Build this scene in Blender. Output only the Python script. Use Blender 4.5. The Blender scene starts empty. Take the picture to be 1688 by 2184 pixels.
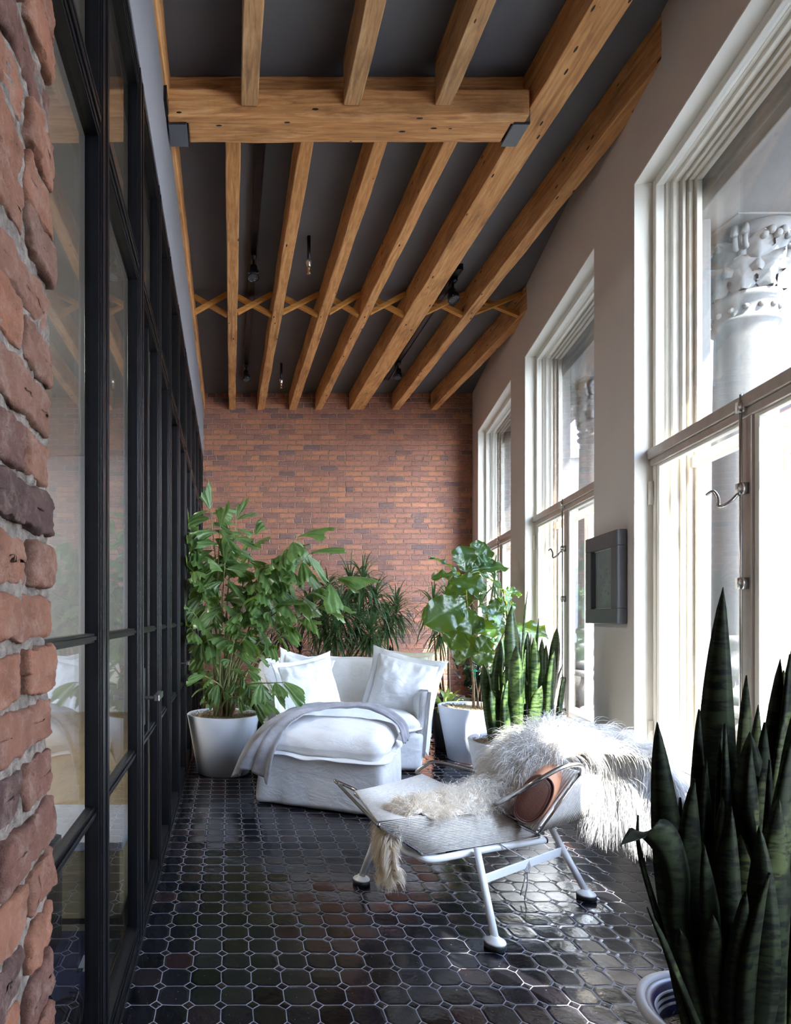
import bpy, math, random
from mathutils import Vector, Matrix, noise
R = random.Random(7)
C = bpy.context.scene.collection
S = bpy.context.scene
PI = math.pi
V = Vector
XV, YV, F, EYE = 489.0, 1315.0, 1290.0, 1.22      # eye point at (0, 0, 1.22) looking along +Y

def at(x, y, Y):
    """point of the room seen at image position x, y when it stands at distance Y"""
    return V(((x - XV) / F * Y, Y, EYE - (y - YV) / F * Y))

def lin(r, g, b):
    f = lambda c: ((c / 255 + .055) / 1.055) ** 2.4 if c > 10.3 else c / 255 / 12.92
    return (f(r), f(g), f(b), 1)

# ------------------------------------------------------------------ materials
class N:
    def __init__(s, name):
        s.m = bpy.data.materials.new(name); s.m.use_nodes = True
        s.t = s.m.node_tree; s.t.nodes.clear()
        s.out = s.t.nodes.new('ShaderNodeOutputMaterial')
    def n(s, ty, **k):
        o = s.t.nodes.new('ShaderNode' + ty)
        for a, v in k.items():
            if a.startswith('i_'):
                o.inputs[a[2:].replace('_', ' ')].default_value = v
            else:
                setattr(o, a, v)
        return o
    def l(s, a, b): s.t.links.new(a, b)
    def math(s, op, a, b=None, c=None):
        o = s.t.nodes.new('ShaderNodeMath'); o.operation = op
        for i, v in enumerate((a, b, c)):
            if v is None: continue
            if isinstance(v, (int, float)): o.inputs[i].default_value = v
            else: s.l(v, o.inputs[i])
        return o.outputs[0]
    def coord(s, scale=(1, 1, 1), rot=(0, 0, 0)):
        tc = s.n('TexCoord'); mp = s.n('Mapping')
        mp.inputs['Scale'].default_value = scale; mp.inputs['Rotation'].default_value = rot
        s.l(tc.outputs['Object'], mp.inputs['Vector']); return mp.outputs[0]
    def noise(s, vec, scale, detail=4, rough=.5, dist=0):
        o = s.n('TexNoise'); s.l(vec, o.inputs['Vector'])
        o.inputs['Scale'].default_value = scale; o.inputs['Detail'].default_value = detail
        o.inputs['Roughness'].default_value = rough; o.inputs['Distortion'].default_value = dist
        return o.outputs['Fac']
    def ramp(s, fac, *stops, const=False):
        o = s.n('ValToRGB'); cr = o.color_ramp
        if const: cr.interpolation = 'CONSTANT'
        while len(cr.elements) < len(stops): cr.elements.new(.5)
        for e, (p, c) in zip(cr.elements, stops):
            e.position = p; e.color = c
        s.l(fac, o.inputs[0]); return o.outputs[0]
    def mix(s, fac, a, b, mode='MIX'):
        o = s.t.nodes.new('ShaderNodeMix'); o.data_type = 'RGBA'; o.blend_type = mode
        for sock, v in ((o.inputs[0], fac), (o.inputs[6], a), (o.inputs[7], b)):
            if isinstance(v, (int, float)) and sock != o.inputs[0]: v = (v, v, v, 1)
            if isinstance(v, (int, float, tuple)): sock.default_value = v
            else: s.l(v, sock)
        return o.outputs[2]
    def bump(s, h, strength=.3, dist=.01):
        o = s.n('Bump'); o.inputs['Strength'].default_value = strength; o.inputs['Distance'].default_value = dist
        s.l(h, o.inputs['Height']); return o.outputs[0]
    def bsdf(s, col, rough=.5, metal=0, bump=None, spec=.5, **k):
        b = s.n('BsdfPrincipled')
        for nm, v in (('Base Color', col), ('Roughness', rough), ('Metallic', metal), ('Specular IOR Level', spec)) + tuple((a.replace('_', ' '), v) for a, v in k.items()):
            if isinstance(v, (int, float, tuple)): b.inputs[nm].default_value = v
            else: s.l(v, b.inputs[nm])
        if bump is not None: s.l(bump, b.inputs['Normal'])
        s.l(b.outputs[0], s.out.inputs[0]); return b

def plain(name, col, rough=.5, metal=0, var=.12, vscale=8, bump=.0, bscale=60, spec=.5, bdist=.004):
    m = N(name); c = m.coord()
    nz = m.noise(c, vscale, 5)
    dark = tuple(x * (1 - var) for x in col[:3]) + (1,); lite = tuple(min(1, x * (1 + var)) for x in col[:3]) + (1,)
    cc = m.ramp(nz, (.3, dark), (.7, lite))
    bp = m.bump(m.noise(c, bscale, 4), bump, bdist) if bump else None
    m.bsdf(cc, rough, metal, bp, spec); return m.m

def wood(name, axis, tones, rough=.55, holes=True):
    m = N(name)
    sc = [14, 14, 14]; sc[axis] = 1.1
    c = m.coord(tuple(sc)); c0 = m.coord()
    g = m.noise(c, 2.2, 8, .62, 1.6)
    big = m.noise(c0, 1.7, 4, .6)
    f = m.math('ADD', m.math('MULTIPLY', g, .7), m.math('MULTIPLY', big, .3))
    col = m.ramp(f, (.32, tones[0]), (.5, tones[1]), (.68, tones[2]))
    st = m.ramp(m.noise(m.coord(tuple(3.0 if i != axis else 1.2 for i in range(3))), 1.6, 6, .65), (.52, (1, 1, 1, 1)), (.72, (.42, .40, .40, 1)))
    col = m.mix(.75, col, st, 'MULTIPLY')
    h = g
    if holes:
        s2 = [17, 17, 17]; s2[axis] = 6
        vo = m.n('TexVoronoi'); m.l(m.coord(tuple(s2)), vo.inputs['Vector']); vo.inputs['Scale'].default_value = 1
        hole = m.math('LESS_THAN', vo.outputs['Distance'], .105)
        col = m.mix(hole, col, (.02, .013, .01, 1))
        h = m.math('SUBTRACT', g, m.math('MULTIPLY', hole, 1.5))
    m.bsdf(col, rough, 0, m.bump(h, .45, .006), .35); return m.m

def glassmat(name, tint=(1, 1, 1, 1), gain=1.0):
    m = N(name)
    lw = m.n('LayerWeight'); lw.inputs['Blend'].default_value = .5
    f = m.math('MULTIPLY_ADD', m.math('POWER', lw.outputs['Facing'], 4.0), .90 * gain, .045 * gain)
    f = m.math('MINIMUM', f, .97)
    tr = m.n('BsdfTransparent'); tr.inputs[0].default_value = tint
    gl = m.n('BsdfGlossy'); gl.inputs['Roughness'].default_value = .015
    mx = m.n('MixShader'); m.l(f, mx.inputs[0]); m.l(tr.outputs[0], mx.inputs[1]); m.l(gl.outputs[0], mx.inputs[2])
    m.l(mx.outputs[0], m.out.inputs[0]); return m.m

def brickwall(name, ux=(1, 0, 0), tones=None, mortar=lin(190, 152, 130), rough=.42, hm=1.0):
    """brick laid in courses of 67 mm, u runs along the wall"""
    m = N(name); tc = m.n('TexCoord'); sp = m.n('SeparateXYZ'); m.l(tc.outputs['Object'], sp.inputs[0])
    u = sp.outputs['X'] if ux[0] else sp.outputs['Y']
    nz = m.noise(tc.outputs['Object'], 7, 4, .6); nz2 = m.n('TexNoise'); m.l(tc.outputs['Object'], nz2.inputs['Vector']); nz2.inputs['Scale'].default_value = 16; nz2.inputs['Detail'].default_value = 5
    u = m.math('ADD', u, m.math('MULTIPLY', m.math('SUBTRACT', nz, .5), .045))
    v = m.math('ADD', sp.outputs['Z'], m.math('MULTIPLY', m.math('SUBTRACT', nz2.outputs['Fac'], .5), .022))
    cb = m.n('CombineXYZ'); m.l(u, cb.inputs[0]); m.l(v, cb.inputs[1])
    b = m.n('TexBrick'); m.l(cb.outputs[0], b.inputs['Vector'])
    b.offset = .5; b.offset_frequency = 2; b.squash = .52; b.squash_frequency = 6
    for k, x in (('Scale', 1), ('Mortar Size', .0085), ('Mortar Smooth', .6), ('Bias', 0), ('Brick Width', .212), ('Row Height', .067)):
        b.inputs[k].default_value = x
    b.inputs['Color1'].default_value = (0, 0, 0, 1); b.inputs['Color2'].default_value = (1, 1, 1, 1); b.inputs['Mortar'].default_value = (.5, .5, .5, 1)
    fine = m.noise(tc.outputs['Object'], 45, 6, .7)
    mid = m.noise(tc.outputs['Object'], 9, 4, .6)
    tones = tones or (lin(122, 92, 88), lin(158, 104, 86), lin(172, 114, 92), lin(190, 126, 92), lin(160, 108, 96))
    cr = m.ramp(b.outputs['Color'], (0, tones[0]), (.28, tones[1]), (.55, tones[2]), (.86, tones[3]), (1, tones[4]))
    cr = m.mix(.55, cr, m.ramp(fine, (.3, (.55, .52, .5, 1)), (.62, (1.1, 1.08, 1.05, 1))), 'MULTIPLY')
    cr = m.mix(.5, cr, m.ramp(mid, (.3, (.72, .7, .7, 1)), (.7, (1.15, 1.1, 1.1, 1))), 'MULTIPLY')
    mo = m.mix(.6, mortar, m.ramp(fine, (.35, (.45, .42, .4, 1)), (.6, (1, 1, 1, 1))), 'MULTIPLY')
    fac = m.ramp(b.outputs['Fac'], (.25, (0, 0, 0, 1)), (.75, (1, 1, 1, 1)))
    col = m.mix(fac, cr, mo)
    h = m.math('SUBTRACT', m.math('MULTIPLY', fine, .35), b.outputs['Fac'])
    h = m.math('ADD', h, m.math('MULTIPLY', b.outputs['Color'], .5))
    m.bsdf(col, rough, 0, m.bump(h, 1.0 * hm, .022), .5); return m.m

def floortile(name):
    m = N(name); W, D, c = .1010, .0978, .0205
    tc = m.n('TexCoord'); sp = m.n('SeparateXYZ'); m.l(tc.outputs['Object'], sp.inputs[0])
    wob = m.n('TexNoise'); m.l(tc.outputs['Object'], wob.inputs['Vector']); wob.inputs['Scale'].default_value = 9; wob.inputs['Detail'].default_value = 2
    ws = m.n('SeparateColor'); m.l(wob.outputs['Color'], ws.inputs[0])
    x = m.math('ADD', sp.outputs['X'], m.math('MULTIPLY', m.math('SUBTRACT', ws.outputs[0], .5), .012))
    y = m.math('ADD', sp.outputs['Y'], m.math('MULTIPLY', m.math('SUBTRACT', ws.outputs[1], .5), .010))
    def cell(v, size, off):
        t = m.math('DIVIDE', m.math('SUBTRACT', v, off), size)
        fl = m.math('FLOOR', t)
        return fl, m.math('MULTIPLY', m.math('SUBTRACT', m.math('SUBTRACT', t, fl), .5), size)
    ix, lu = cell(x, W, .1753); iy, lv = cell(y, D, 1.8995)
    au, av = m.math('ABSOLUTE', lu), m.math('ABSOLUTE', lv)
    s = m.math('ADD', au, av)
    lim = (W + D) / 2 - c
    dd = m.math('MULTIPLY', m.math('SUBTRACT', s, lim), .7071)          # >0 inside a dot tile
    eu = m.math('SUBTRACT', W / 2, au); ev = m.math('SUBTRACT', D / 2, av)
    e = m.math('MINIMUM', eu, ev)
    isdot = m.math('GREATER_THAN', dd, 0)
    e_oct = m.math('MINIMUM', e, m.math('MULTIPLY', dd, -1))
    dist = m.mix(isdot, e_oct, dd)
    gr = m.n('MapRange'); gr.interpolation_type = 'SMOOTHSTEP'; m.l(dist, gr.inputs[0])
    gr.inputs[1].default_value = .0010; gr.inputs[2].default_value = .0021; gr.inputs[3].default_value = 1; gr.inputs[4].default_value = 0
    grout = gr.outputs[0]
    rx = m.math('ROUND', m.math('DIVIDE', m.math('SUBTRACT', x, .1753), W)); ry = m.math('ROUND', m.math('DIVIDE', m.math('SUBTRACT', y, 1.8995), D))
    cv = m.n('CombineXYZ'); m.l(m.mix(isdot, ix, rx), cv.inputs[0]); m.l(m.mix(isdot, iy, ry), cv.inputs[1]); m.l(isdot, cv.inputs[2])
    wn = m.n('TexWhiteNoise'); wn.noise_dimensions = '3D'; m.l(cv.outputs[0], wn.inputs['Vector'])
    wc = m.n('SeparateColor'); m.l(wn.outputs['Color'], wc.inputs[0])
    tone = m.ramp(wc.outputs[2], (0, lin(12, 12, 16)), (.5, lin(18, 18, 23)), (.88, lin(27, 26, 31)), (1, lin(42, 28, 28)))
    n2 = m.noise(tc.outputs['Object'], 26, 5, .65)
    tone = m.mix(.45, tone, m.ramp(n2, (.3, (.6, .6, .6, 1)), (.75, (1.5, 1.5, 1.55, 1))), 'MULTIPLY')
    vo = m.n('TexVoronoi'); m.l(tc.outputs['Object'], vo.inputs['Vector']); vo.inputs['Scale'].default_value = 42
    fleck = m.math('LESS_THAN', vo.outputs['Distance'], .055)
    tone = m.mix(m.math('MULTIPLY', fleck, .6), tone, lin(170, 165, 160))
    col = m.mix(grout, tone, lin(116, 116, 128))
    rg = m.math('MULTIPLY_ADD', m.noise(tc.outputs['Object'], 34, 5, .7), .24, .02)
    rough = m.math('MAXIMUM', rg, m.math('MULTIPLY', grout, .75))
    tilt = m.math('ADD', m.math('MULTIPLY', m.math('MULTIPLY', m.math('SUBTRACT', wc.outputs[0], .5), lu), .075), m.math('MULTIPLY', m.math('MULTIPLY', m.math('SUBTRACT', wc.outputs[1], .5), lv), .075))
    pil = m.math('MULTIPLY', m.math('MINIMUM', dist, .010), .10)
    und = m.math('MULTIPLY', m.noise(tc.outputs['Object'], 11, 3, .5), .0026)
    und2 = m.math('MULTIPLY', m.noise(tc.outputs['Object'], 48, 3, .6), .0006)
    h = m.math('ADD', m.math('ADD', m.math('ADD', tilt, und), und2), m.math('SUBTRACT', pil, m.math('MULTIPLY', grout, .0008)))
    m.bsdf(col, rough, 0, m.bump(h, 1.0, 1.0), .8); return m.m

def leafmat(name, top, deep, rough=.32, trans=.35, transcol=None, vein=0, scale=18, bands=None, spec=.5):
    m = N(name); c = m.coord()
    nz = m.noise(c, scale, 4, .6)
    col = m.ramp(nz, (.3, deep), (.7, top))
    if bands:
        w = m.n('TexNoise'); m.l(m.coord((20, 20, 75)), w.inputs['Vector']); w.inputs['Scale'].default_value = 1; w.inputs['Detail'].default_value = 6; w.inputs['Roughness'].default_value = .7; w.inputs['Distortion'].default_value = .4
        col = m.mix(m.ramp(w.outputs['Fac'], (.47, (0, 0, 0, 1)), (.56, (1, 1, 1, 1))), col, bands)
    h = nz
    at_ = m.n('Attribute'); at_.attribute_name = 'rib'
    if vein:
        col = m.mix(m.math('MULTIPLY', at_.outputs['Fac'], vein), col, tuple(min(1, x * 2.1 + .02) for x in top[:3]) + (1,))
        h = m.math('ADD', nz, m.math('MULTIPLY', at_.outputs['Fac'], -1.2))
    b = m.bsdf(col, rough, 0, m.bump(h, .35, .006), spec)
    tr = m.n('BsdfTranslucent'); tr.inputs[0].default_value = transcol or tuple(min(1, x * 2.6) for x in top[:3]) + (1,)
    mx = m.n('MixShader'); mx.inputs[0].default_value = trans
    m.l(b.outputs[0], mx.inputs[1]); m.l(tr.outputs[0], mx.inputs[2]); m.l(mx.outputs[0], m.out.inputs[0])
    return m.m

def fabric(name, col, rough=.9, scale=420, wr=.35, var=.06):
    m = N(name); c = m.coord()
    weave = m.noise(c, scale, 2, .5); fold = m.noise(m.coord((1, 1, 1.6)), 6.5, 4, .55, .6)
    dark = tuple(x * (1 - var) for x in col[:3]) + (1,)
    cc = m.ramp(m.noise(c, 14, 3), (.3, dark), (.7, col))
    b1 = m.bump(fold, wr, .03)
    b2 = m.n('Bump'); b2.inputs['Strength'].default_value = .18; b2.inputs['Distance'].default_value = .002
    m.l(weave, b2.inputs['Height']); m.l(b1, b2.inputs['Normal'])
    m.bsdf(cc, rough, 0, b2.outputs[0], .2, Sheen_Weight=.15); return m.m

M = {}
M['joist'] = wood('joist wood', 1, (lin(150, 100, 60), lin(208, 150, 94), lin(232, 186, 130)))
M['weathered'] = wood('weathered joist wood', 1, (lin(112, 90, 68), lin(186, 142, 98), lin(216, 180, 134)))
M['header'] = wood('header wood', 0, (lin(132, 90, 56), lin(200, 142, 90), lin(228, 180, 126)))
M['brace'] = wood('brace wood', 0, (lin(166, 110, 50), lin(200, 140, 70), lin(216, 160, 90)), holes=False)
M['brick'] = brickwall('far brick')
M['brick2'] = brickwall('street brick', (0, 1, 0), tones=(lin(96, 58, 48), lin(112, 64, 54), lin(114, 70, 58), lin(118, 72, 60), lin(100, 62, 52)))
M['floor'] = floortile('glazed floor tile')
M['ceil'] = plain('ceiling paint', lin(92, 93, 98), .7, 0, .05, 3, .1, 40)
M['wall'] = plain('window wall paint', lin(208, 200, 194), .7, 0, .025, 3, .12, 50)
M['reveal'] = plain('reveal paint', lin(228, 224, 214), .55, 0, .02, 3, .06, 40)
M['soffit'] = plain('grey panel paint', lin(128, 130, 136), .6, 0, .03, 3, .06, 30)
M['cream'] = plain('cream window paint', lin(222, 214, 200), .45, 0, .06, 14, .1, 80)
M['alu'] = plain('pale aluminium', lin(190, 180, 172), .38, .35, .08, 20)
M['chromebar'] = plain('nickel', lin(200, 196, 190), .22, .9, .05, 20)
M['blacksteel'] = plain('blackened steel', lin(15, 15, 18), .3, .0, .25, 22, .12, 120, .38)
M['blacktrim'] = plain('black tile trim', lin(28, 27, 30), .2, 0, .3, 15)
M['glass'] = glassmat('window glass', (.97, .98, .98, 1), .8)
M['pglass'] = glassmat('partition glass', (.90, .92, .93, 1), 1.0)
M['stone'] = plain('pale grey stone', lin(104, 104, 103), .8, 0, .07, 5, .35, 70)
M['plaster'] = plain('white plaster', lin(206, 206, 208), .8, 0, .02, 4)
M['oak'] = wood('oak boards', 1, (lin(150, 128, 96), lin(176, 154, 118), lin(190, 170, 136)), holes=False)
M['pale_wood'] = wood('pale box wood', 0, (lin(150, 130, 92), lin(178, 156, 112), lin(196, 176, 130)), holes=False)
M['white_fab'] = fabric('white linen', lin(238, 238, 238))
M['pillow_fab'] = fabric('white cotton', lin(240, 240, 240), wr=.5)
M['cream_fab'] = fabric('cream linen', lin(236, 230, 214), wr=.5)
M['knit'] = fabric('grey knit', lin(168, 167, 174), .95, 150, .3, .3)
M['pot'] = plain('pale grey resin', lin(196, 202, 212), .5, 0, .04, 6, .05, 90)
M['potdark'] = plain('black planter', lin(22, 23, 27), .5, 0, .1, 6)
M['potblue'] = plain('navy nursery pot', lin(28, 32, 78), .35, 0, .1, 6)
M['potrim'] = plain('grey pot rim', lin(176, 176, 180), .5, 0, .1, 16)
M['moss'] = plain('dried moss', lin(150, 132, 104), .95, 0, .45, 90, .9, 150)
M['bark'] = plain('woody stem', lin(120, 96, 72), .85, 0, .35, 40, .6, 80)
M['cane'] = plain('green cane', lin(128, 132, 84), .6, 0, .3, 22, .2, 60)
M['redcane'] = plain('fibrous cane base', lin(124, 84, 66), .8, 0, .35, 40, .6, 80)
M['palm'] = leafmat('palm leaf', lin(112, 140, 84), lin(66, 96, 58), .3, .22, lin(150, 190, 60))
M['fig'] = leafmat('fig leaf', lin(48, 80, 40), lin(28, 54, 32), .22, .26, lin(170, 205, 60), .35, 12)
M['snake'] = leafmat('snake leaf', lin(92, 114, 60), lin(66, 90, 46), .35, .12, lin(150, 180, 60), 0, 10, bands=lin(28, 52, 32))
M['snake_shaded'] = leafmat('snake leaf with painted shade', lin(36, 44, 24), lin(20, 26, 14), .6, .03, lin(60, 90, 20), 0, 10, bands=lin(7, 10, 6), spec=.1)  # leaf colour darkened to paint in the backlit shade
M['drac'] = leafmat('dragon tree leaf', lin(84, 112, 70), lin(46, 74, 48), .25, .2)
M['dracd'] = leafmat('dark strap leaf', lin(44, 66, 46), lin(26, 44, 32), .3, .15)
M['varieg'] = leafmat('variegated leaf', lin(190, 206, 120), lin(50, 92, 44), .35, .3, lin(200, 220, 110), 0, 24)
M['steel'] = plain('brushed steel', lin(176, 172, 170), .22, .95, .06, 40)
M['whitemetal'] = plain('white lacquer', lin(236, 236, 234), .3, 0, .02, 9)
M['rubber'] = plain('black rubber', lin(20, 20, 22), .5, 0, .1, 20)
M['cord'] = plain('halyard cord', lin(212, 205, 196), .85, 0, .12, 60, .5, 300)
M['leather'] = plain('tan leather', lin(178, 120, 88), .5, 0, .08, 20, .25, 200)
M['leather2'] = plain('brown leather', lin(92, 56, 44), .42, 0, .1, 20, .25, 200)
M['pelt'] = plain('sheepskin hide', lin(226, 214, 196), .9, 0, .1, 20)
M['frame'] = plain('charcoal frame', lin(92, 94, 100), .45, 0, .06, 12)
M['art'] = plain('grey green print', lin(128, 138, 134), .5, 0, .15, 14)
M['brass'] = plain('brass', lin(190, 150, 104), .3, .9, .1, 40)
M['lamp_in'] = plain('lamp honeycomb', lin(120, 120, 122), .4, .5, .5, 120)
M['tag'] = plain('green plastic tape', lin(20, 150, 110), .4, 0, .1, 30)
M['navy'] = plain('navy rug', lin(58, 58, 84), .9, 0, .1, 12, .3, 200)
M['road'] = plain('street asphalt', lin(96, 96, 96), .9, 0, .1, 2)
M['slate'] = plain('slate roof', lin(90, 92, 100), .7, 0, .1, 3)
M['wing'] = plain('window pane of the street', lin(90, 104, 110), .2, 0, .2, 2)
def furmat():
    m = N('white wool'); a = m.n('Attribute'); a.attribute_name = 'tone'
    col = m.ramp(a.outputs['Fac'], (0, lin(240, 226, 204)), (.35, lin(238, 232, 222)), (1, lin(212, 213, 216)))  # light worked into the wool colour: cream seat, sunlit back end toned greyer
    b = m.bsdf(col, .6, 0, None, .25)
    tr = m.n('BsdfTranslucent'); m.l(col, tr.inputs[0]); mx = m.n('MixShader'); mx.inputs[0].default_value = .22
    m.l(b.outputs[0], mx.inputs[1]); m.l(tr.outputs[0], mx.inputs[2]); m.l(mx.outputs[0], m.out.inputs[0]); return m.m
M['fur'] = furmat()
def emat(name, col, s):
    m = N(name); e = m.n('Emission'); e.inputs[0].default_value = col; e.inputs[1].default_value = s
    m.l(e.outputs[0], m.out.inputs[0]); return m.m
M['led'] = emat('green diode', (.1, 1, .3, 1), 3)
M['fillglow'] = emat('fill ceiling lamp', (1, .95, .88, 1), 30)
def piermat():
    m = N('pier brick'); c = m.coord(); a = m.n('Attribute'); a.attribute_name = 'tone'
    fine = m.noise(c, 70, 7, .75); mid = m.noise(c, 16, 5, .65)
    col = m.ramp(a.outputs['Fac'], (0, lin(70, 56, 54)), (.14, lin(104, 72, 62)), (.4, lin(128, 88, 70)), (.75, lin(142, 94, 72)), (1, lin(112, 84, 72)))
    col = m.mix(.7, col, m.ramp(mid, (.28, (.45, .42, .42, 1)), (.5, (.9, .9, .9, 1)), (.75, (1.15, 1.15, 1.15, 1))), 'MULTIPLY')
    vo = m.n('TexVoronoi'); m.l(c, vo.inputs['Vector']); vo.inputs['Scale'].default_value = 85
    pit = m.math('LESS_THAN', m.math('ADD', vo.outputs['Distance'], m.math('MULTIPLY', mid, .35)), .27)
    col = m.mix(m.math('MULTIPLY', pit, .55), col, lin(60, 42, 36))
    dust = m.ramp(m.noise(c, 22, 6, .8), (.50, (0, 0, 0, 1)), (.70, (1, 1, 1, 1)))
    col = m.mix(m.math('MULTIPLY', dust, .4), col, lin(160, 140, 126))
    m.bsdf(col, .85, 0, m.bump(m.math('SUBTRACT', fine, m.math('MULTIPLY', pit, .8)), 1.0, .008), .2); return m.m
M['pier'] = piermat()
M['mortar'] = plain('rough mortar', lin(98, 89, 82), .95, 0, .5, 70, 1.0, 110, .2, .008)

# ------------------------------------------------------------------ meshes
def inside(m, e=.008):
    for p in m.v:
        q = wx(p.y) - e
        if p.x > q: p.x = q - (p.x - q) * .05
    return m
class MB:
    def __init__(s): s.v = []; s.f = []; s.a = {}
    def add(s, vs, fs, **attr):
        o = len(s.v); s.v += [V(p) for p in vs]; s.f += [tuple(i + o for i in f) for f in fs]
        for k, val in attr.items():
            l = s.a.setdefault(k, []); l += [0.0] * (o - len(l)); l += (list(val) if isinstance(val, (list, tuple)) else [val] * len(vs))
        return s
    def hexa(s, p):
        """eight corners: bottom ring of four, top ring of four"""
        return s.add(p, [(3, 2, 1, 0), (4, 5, 6, 7), (0, 1, 5, 4), (1, 2, 6, 5), (2, 3, 7, 6), (3, 0, 4, 7)])
    def box(s, x0, x1, y0, y1, z0, z1, fn=None):
        p = [(x0, y0, z0), (x1, y0, z0), (x1, y1, z0), (x0, y1, z0), (x0, y0, z1), (x1, y0, z1), (x1, y1, z1), (x0, y1, z1)]
        return s.hexa([fn(*q) if fn else q for q in p])
    def bar(s, a, b, w, h, up=V((0, 0, 1))):
        a, b = V(a), V(b); d = (b - a).normalized(); r = d.cross(up).normalized(); u = r.cross(d)
        q = lambda p, i, j: p + r * (w / 2 * i) + u * (h / 2 * j)
        return s.hexa([q(a, -1, -1), q(a, 1, -1), q(b, 1, -1), q(b, -1, -1), q(a, -1, 1), q(a, 1, 1), q(b, 1, 1), q(b, -1, 1)])
    def tube(s, path, r, n=10, cap=True):
        path = [V(p) for p in path]; m = len(path)
        rs = r if isinstance(r, (list, tuple)) else [r] * m
        t0 = (path[1] - path[0]).normalized(); up = V((0, 0, 1)) if abs(t0.z) < .9 else V((1, 0, 0))
        u = t0.cross(up).normalized(); vs = []
        for i, p in enumerate(path):
            t = (path[min(i + 1, m - 1)] - path[max(i - 1, 0)])
            t = t.normalized() if t.length > 1e-9 else t0
            u = (u - t * u.dot(t)); u = u.normalized() if u.length > 1e-6 else t.orthogonal().normalized()
            w = t.cross(u)
            for k in range(n):
                a = 2 * PI * k / n; vs.append(p + (u * math.cos(a) + w * math.sin(a)) * rs[i])
        fs = [(i * n + k, i * n + (k + 1) % n, (i + 1) * n + (k + 1) % n, (i + 1) * n + k) for i in range(m - 1) for k in range(n)]
        if cap: fs += [tuple(range(n))[::-1], tuple((m - 1) * n + k for k in range(n))]
        return s.add(vs, fs)
    def lathe(s, prof, c=(0, 0, 0), n=48, close=False):
        c = V(c); vs = []
        for r, z in prof:
            for k in range(n):
                a = 2 * PI * k / n; vs.append(c + V((r * math.cos(a), r * math.sin(a), z)))
        m = len(prof)
        fs = [(i * n + k, i * n + (k + 1) % n, (i + 1) * n + (k + 1) % n, (i + 1) * n + k) for i in range(m - 1) for k in range(n)]
        if prof[0][0] > 1e-5 and close: fs.append(tuple(range(n))[::-1])
        if prof[-1][0] > 1e-5 and close: fs.append(tuple((m - 1) * n + k for k in range(n)))
        return s.add(vs, fs)
    def grid(s, fn, nu, nv, closeu=False, **attr):
        vs = [fn(i / nu, j / nv) for j in range(nv + 1) for i in range(nu + 1)]
        w = nu + 1
        fs = [(j * w + i, j * w + i + 1, (j + 1) * w + i + 1, (j + 1) * w + i) for j in range(nv) for i in range(nu)]
        return s.add(vs, fs, **attr)
    def rbox(s, sx, sy, sz, r, n=14, fn=None):
        """rounded box centred on its footprint, z from 0 to sz"""
        h = V((sx / 2, sy / 2, sz / 2)); r = min(r, h.x, h.y, h.z) * .999
        for ax in range(3):
            for sg in (-1, 1):
                a, b = [(1, 2), (2, 0), (0, 1)][ax]
                def P(u, v):
                    q = V((0, 0, 0)); q[ax] = sg; 
                    u = u * 2 - 1; v = v * 2 - 1
                    if sg < 0: u = -u
                    q[a], q[b] = u, v
                    p = V((q.x * h.x, q.y * h.y, q.z * h.z))
                    i = V([max(-(h[k] - r), min(h[k] - r, p[k])) for k in range(3)])
                    d = p - i
                    if d.length > 1e-9: p = i + d.normalized() * r
                    p.z += h.z
                    return fn(p) if fn else p
                s.grid(P, n, n)
        return s
    def build(s, name, mat, parent=None, org=None, smooth=True, bevel=0, weld=False, sub=0, kind=None, thick=0):
        org = V(org) if org is not None else V((0, 0, 0))
        me = bpy.data.meshes.new(name)
        me.from_pydata([tuple(p - org) for p in s.v], [], s.f); me.update()
        for k, l in s.a.items():
            l += [0.0] * (len(s.v) - len(l))
            at_ = me.attributes.new(k, 'FLOAT', 'POINT'); at_.data.foreach_set('value', l)
        if smooth: me.polygons.foreach_set('use_smooth', [True] * len(me.polygons))
        me.materials.append(mat)
        o = bpy.data.objects.new(name, me); C.objects.link(o)
        if parent: o.parent = parent
        elif org.length: o.location = org
        if weld:
            w = o.modifiers.new('weld', 'WELD'); w.merge_threshold = .0005
        if thick:
            t = o.modifiers.new('thick', 'SOLIDIFY'); t.thickness = thick; t.offset = 0
        if bevel:
            b = o.modifiers.new('bevel', 'BEVEL'); b.width = bevel; b.segments = 2; b.limit_method = 'ANGLE'; b.angle_limit = .6
            if not smooth: pass
        if sub:
            u = o.modifiers.new('sub', 'SUBSURF'); u.levels = sub; u.render_levels = sub
        if kind: o['kind'] = kind
        return o

def empty(name, loc, label=None, cat=None, group=None, kind=None):
    o = bpy.data.objects.new(name, None); C.objects.link(o); o.location = loc; o.empty_display_size = .05
    return tag(o, label, cat, group, kind)
def tag(o, label=None, cat=None, group=None, kind=None):
    for k, v in (('label', label), ('category', cat), ('group', group), ('kind', kind)):
        if v: o[k] = v
    return o
def copy_tree(o, loc=None, parent=None, **k):
    c = o.copy(); C.objects.link(c)
    if parent: c.parent = parent
    if loc is not None: c.location = loc
    for ch in [x for x in o.children]: copy_tree(ch, None, c)
    return tag(c, **k) if k else c
def bez(pts, n):
    """Catmull-Rom through the points"""
    pts = [V(p) for p in pts]; P = [pts[0] * 2 - pts[1]] + pts + [pts[-1] * 2 - pts[-2]]; out = []
    m = len(pts) - 1
    for i in range(n + 1):
        t = i / n * m; k = min(int(t), m - 1); t -= k
        a, b, c, d = P[k:k + 4]
        out.append(.5 * ((2 * b) + (c - a) * t + (2 * a - 5 * b + 4 * c - d) * t * t + (3 * b - a - 3 * c + d) * t ** 3))
    return out

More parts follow.
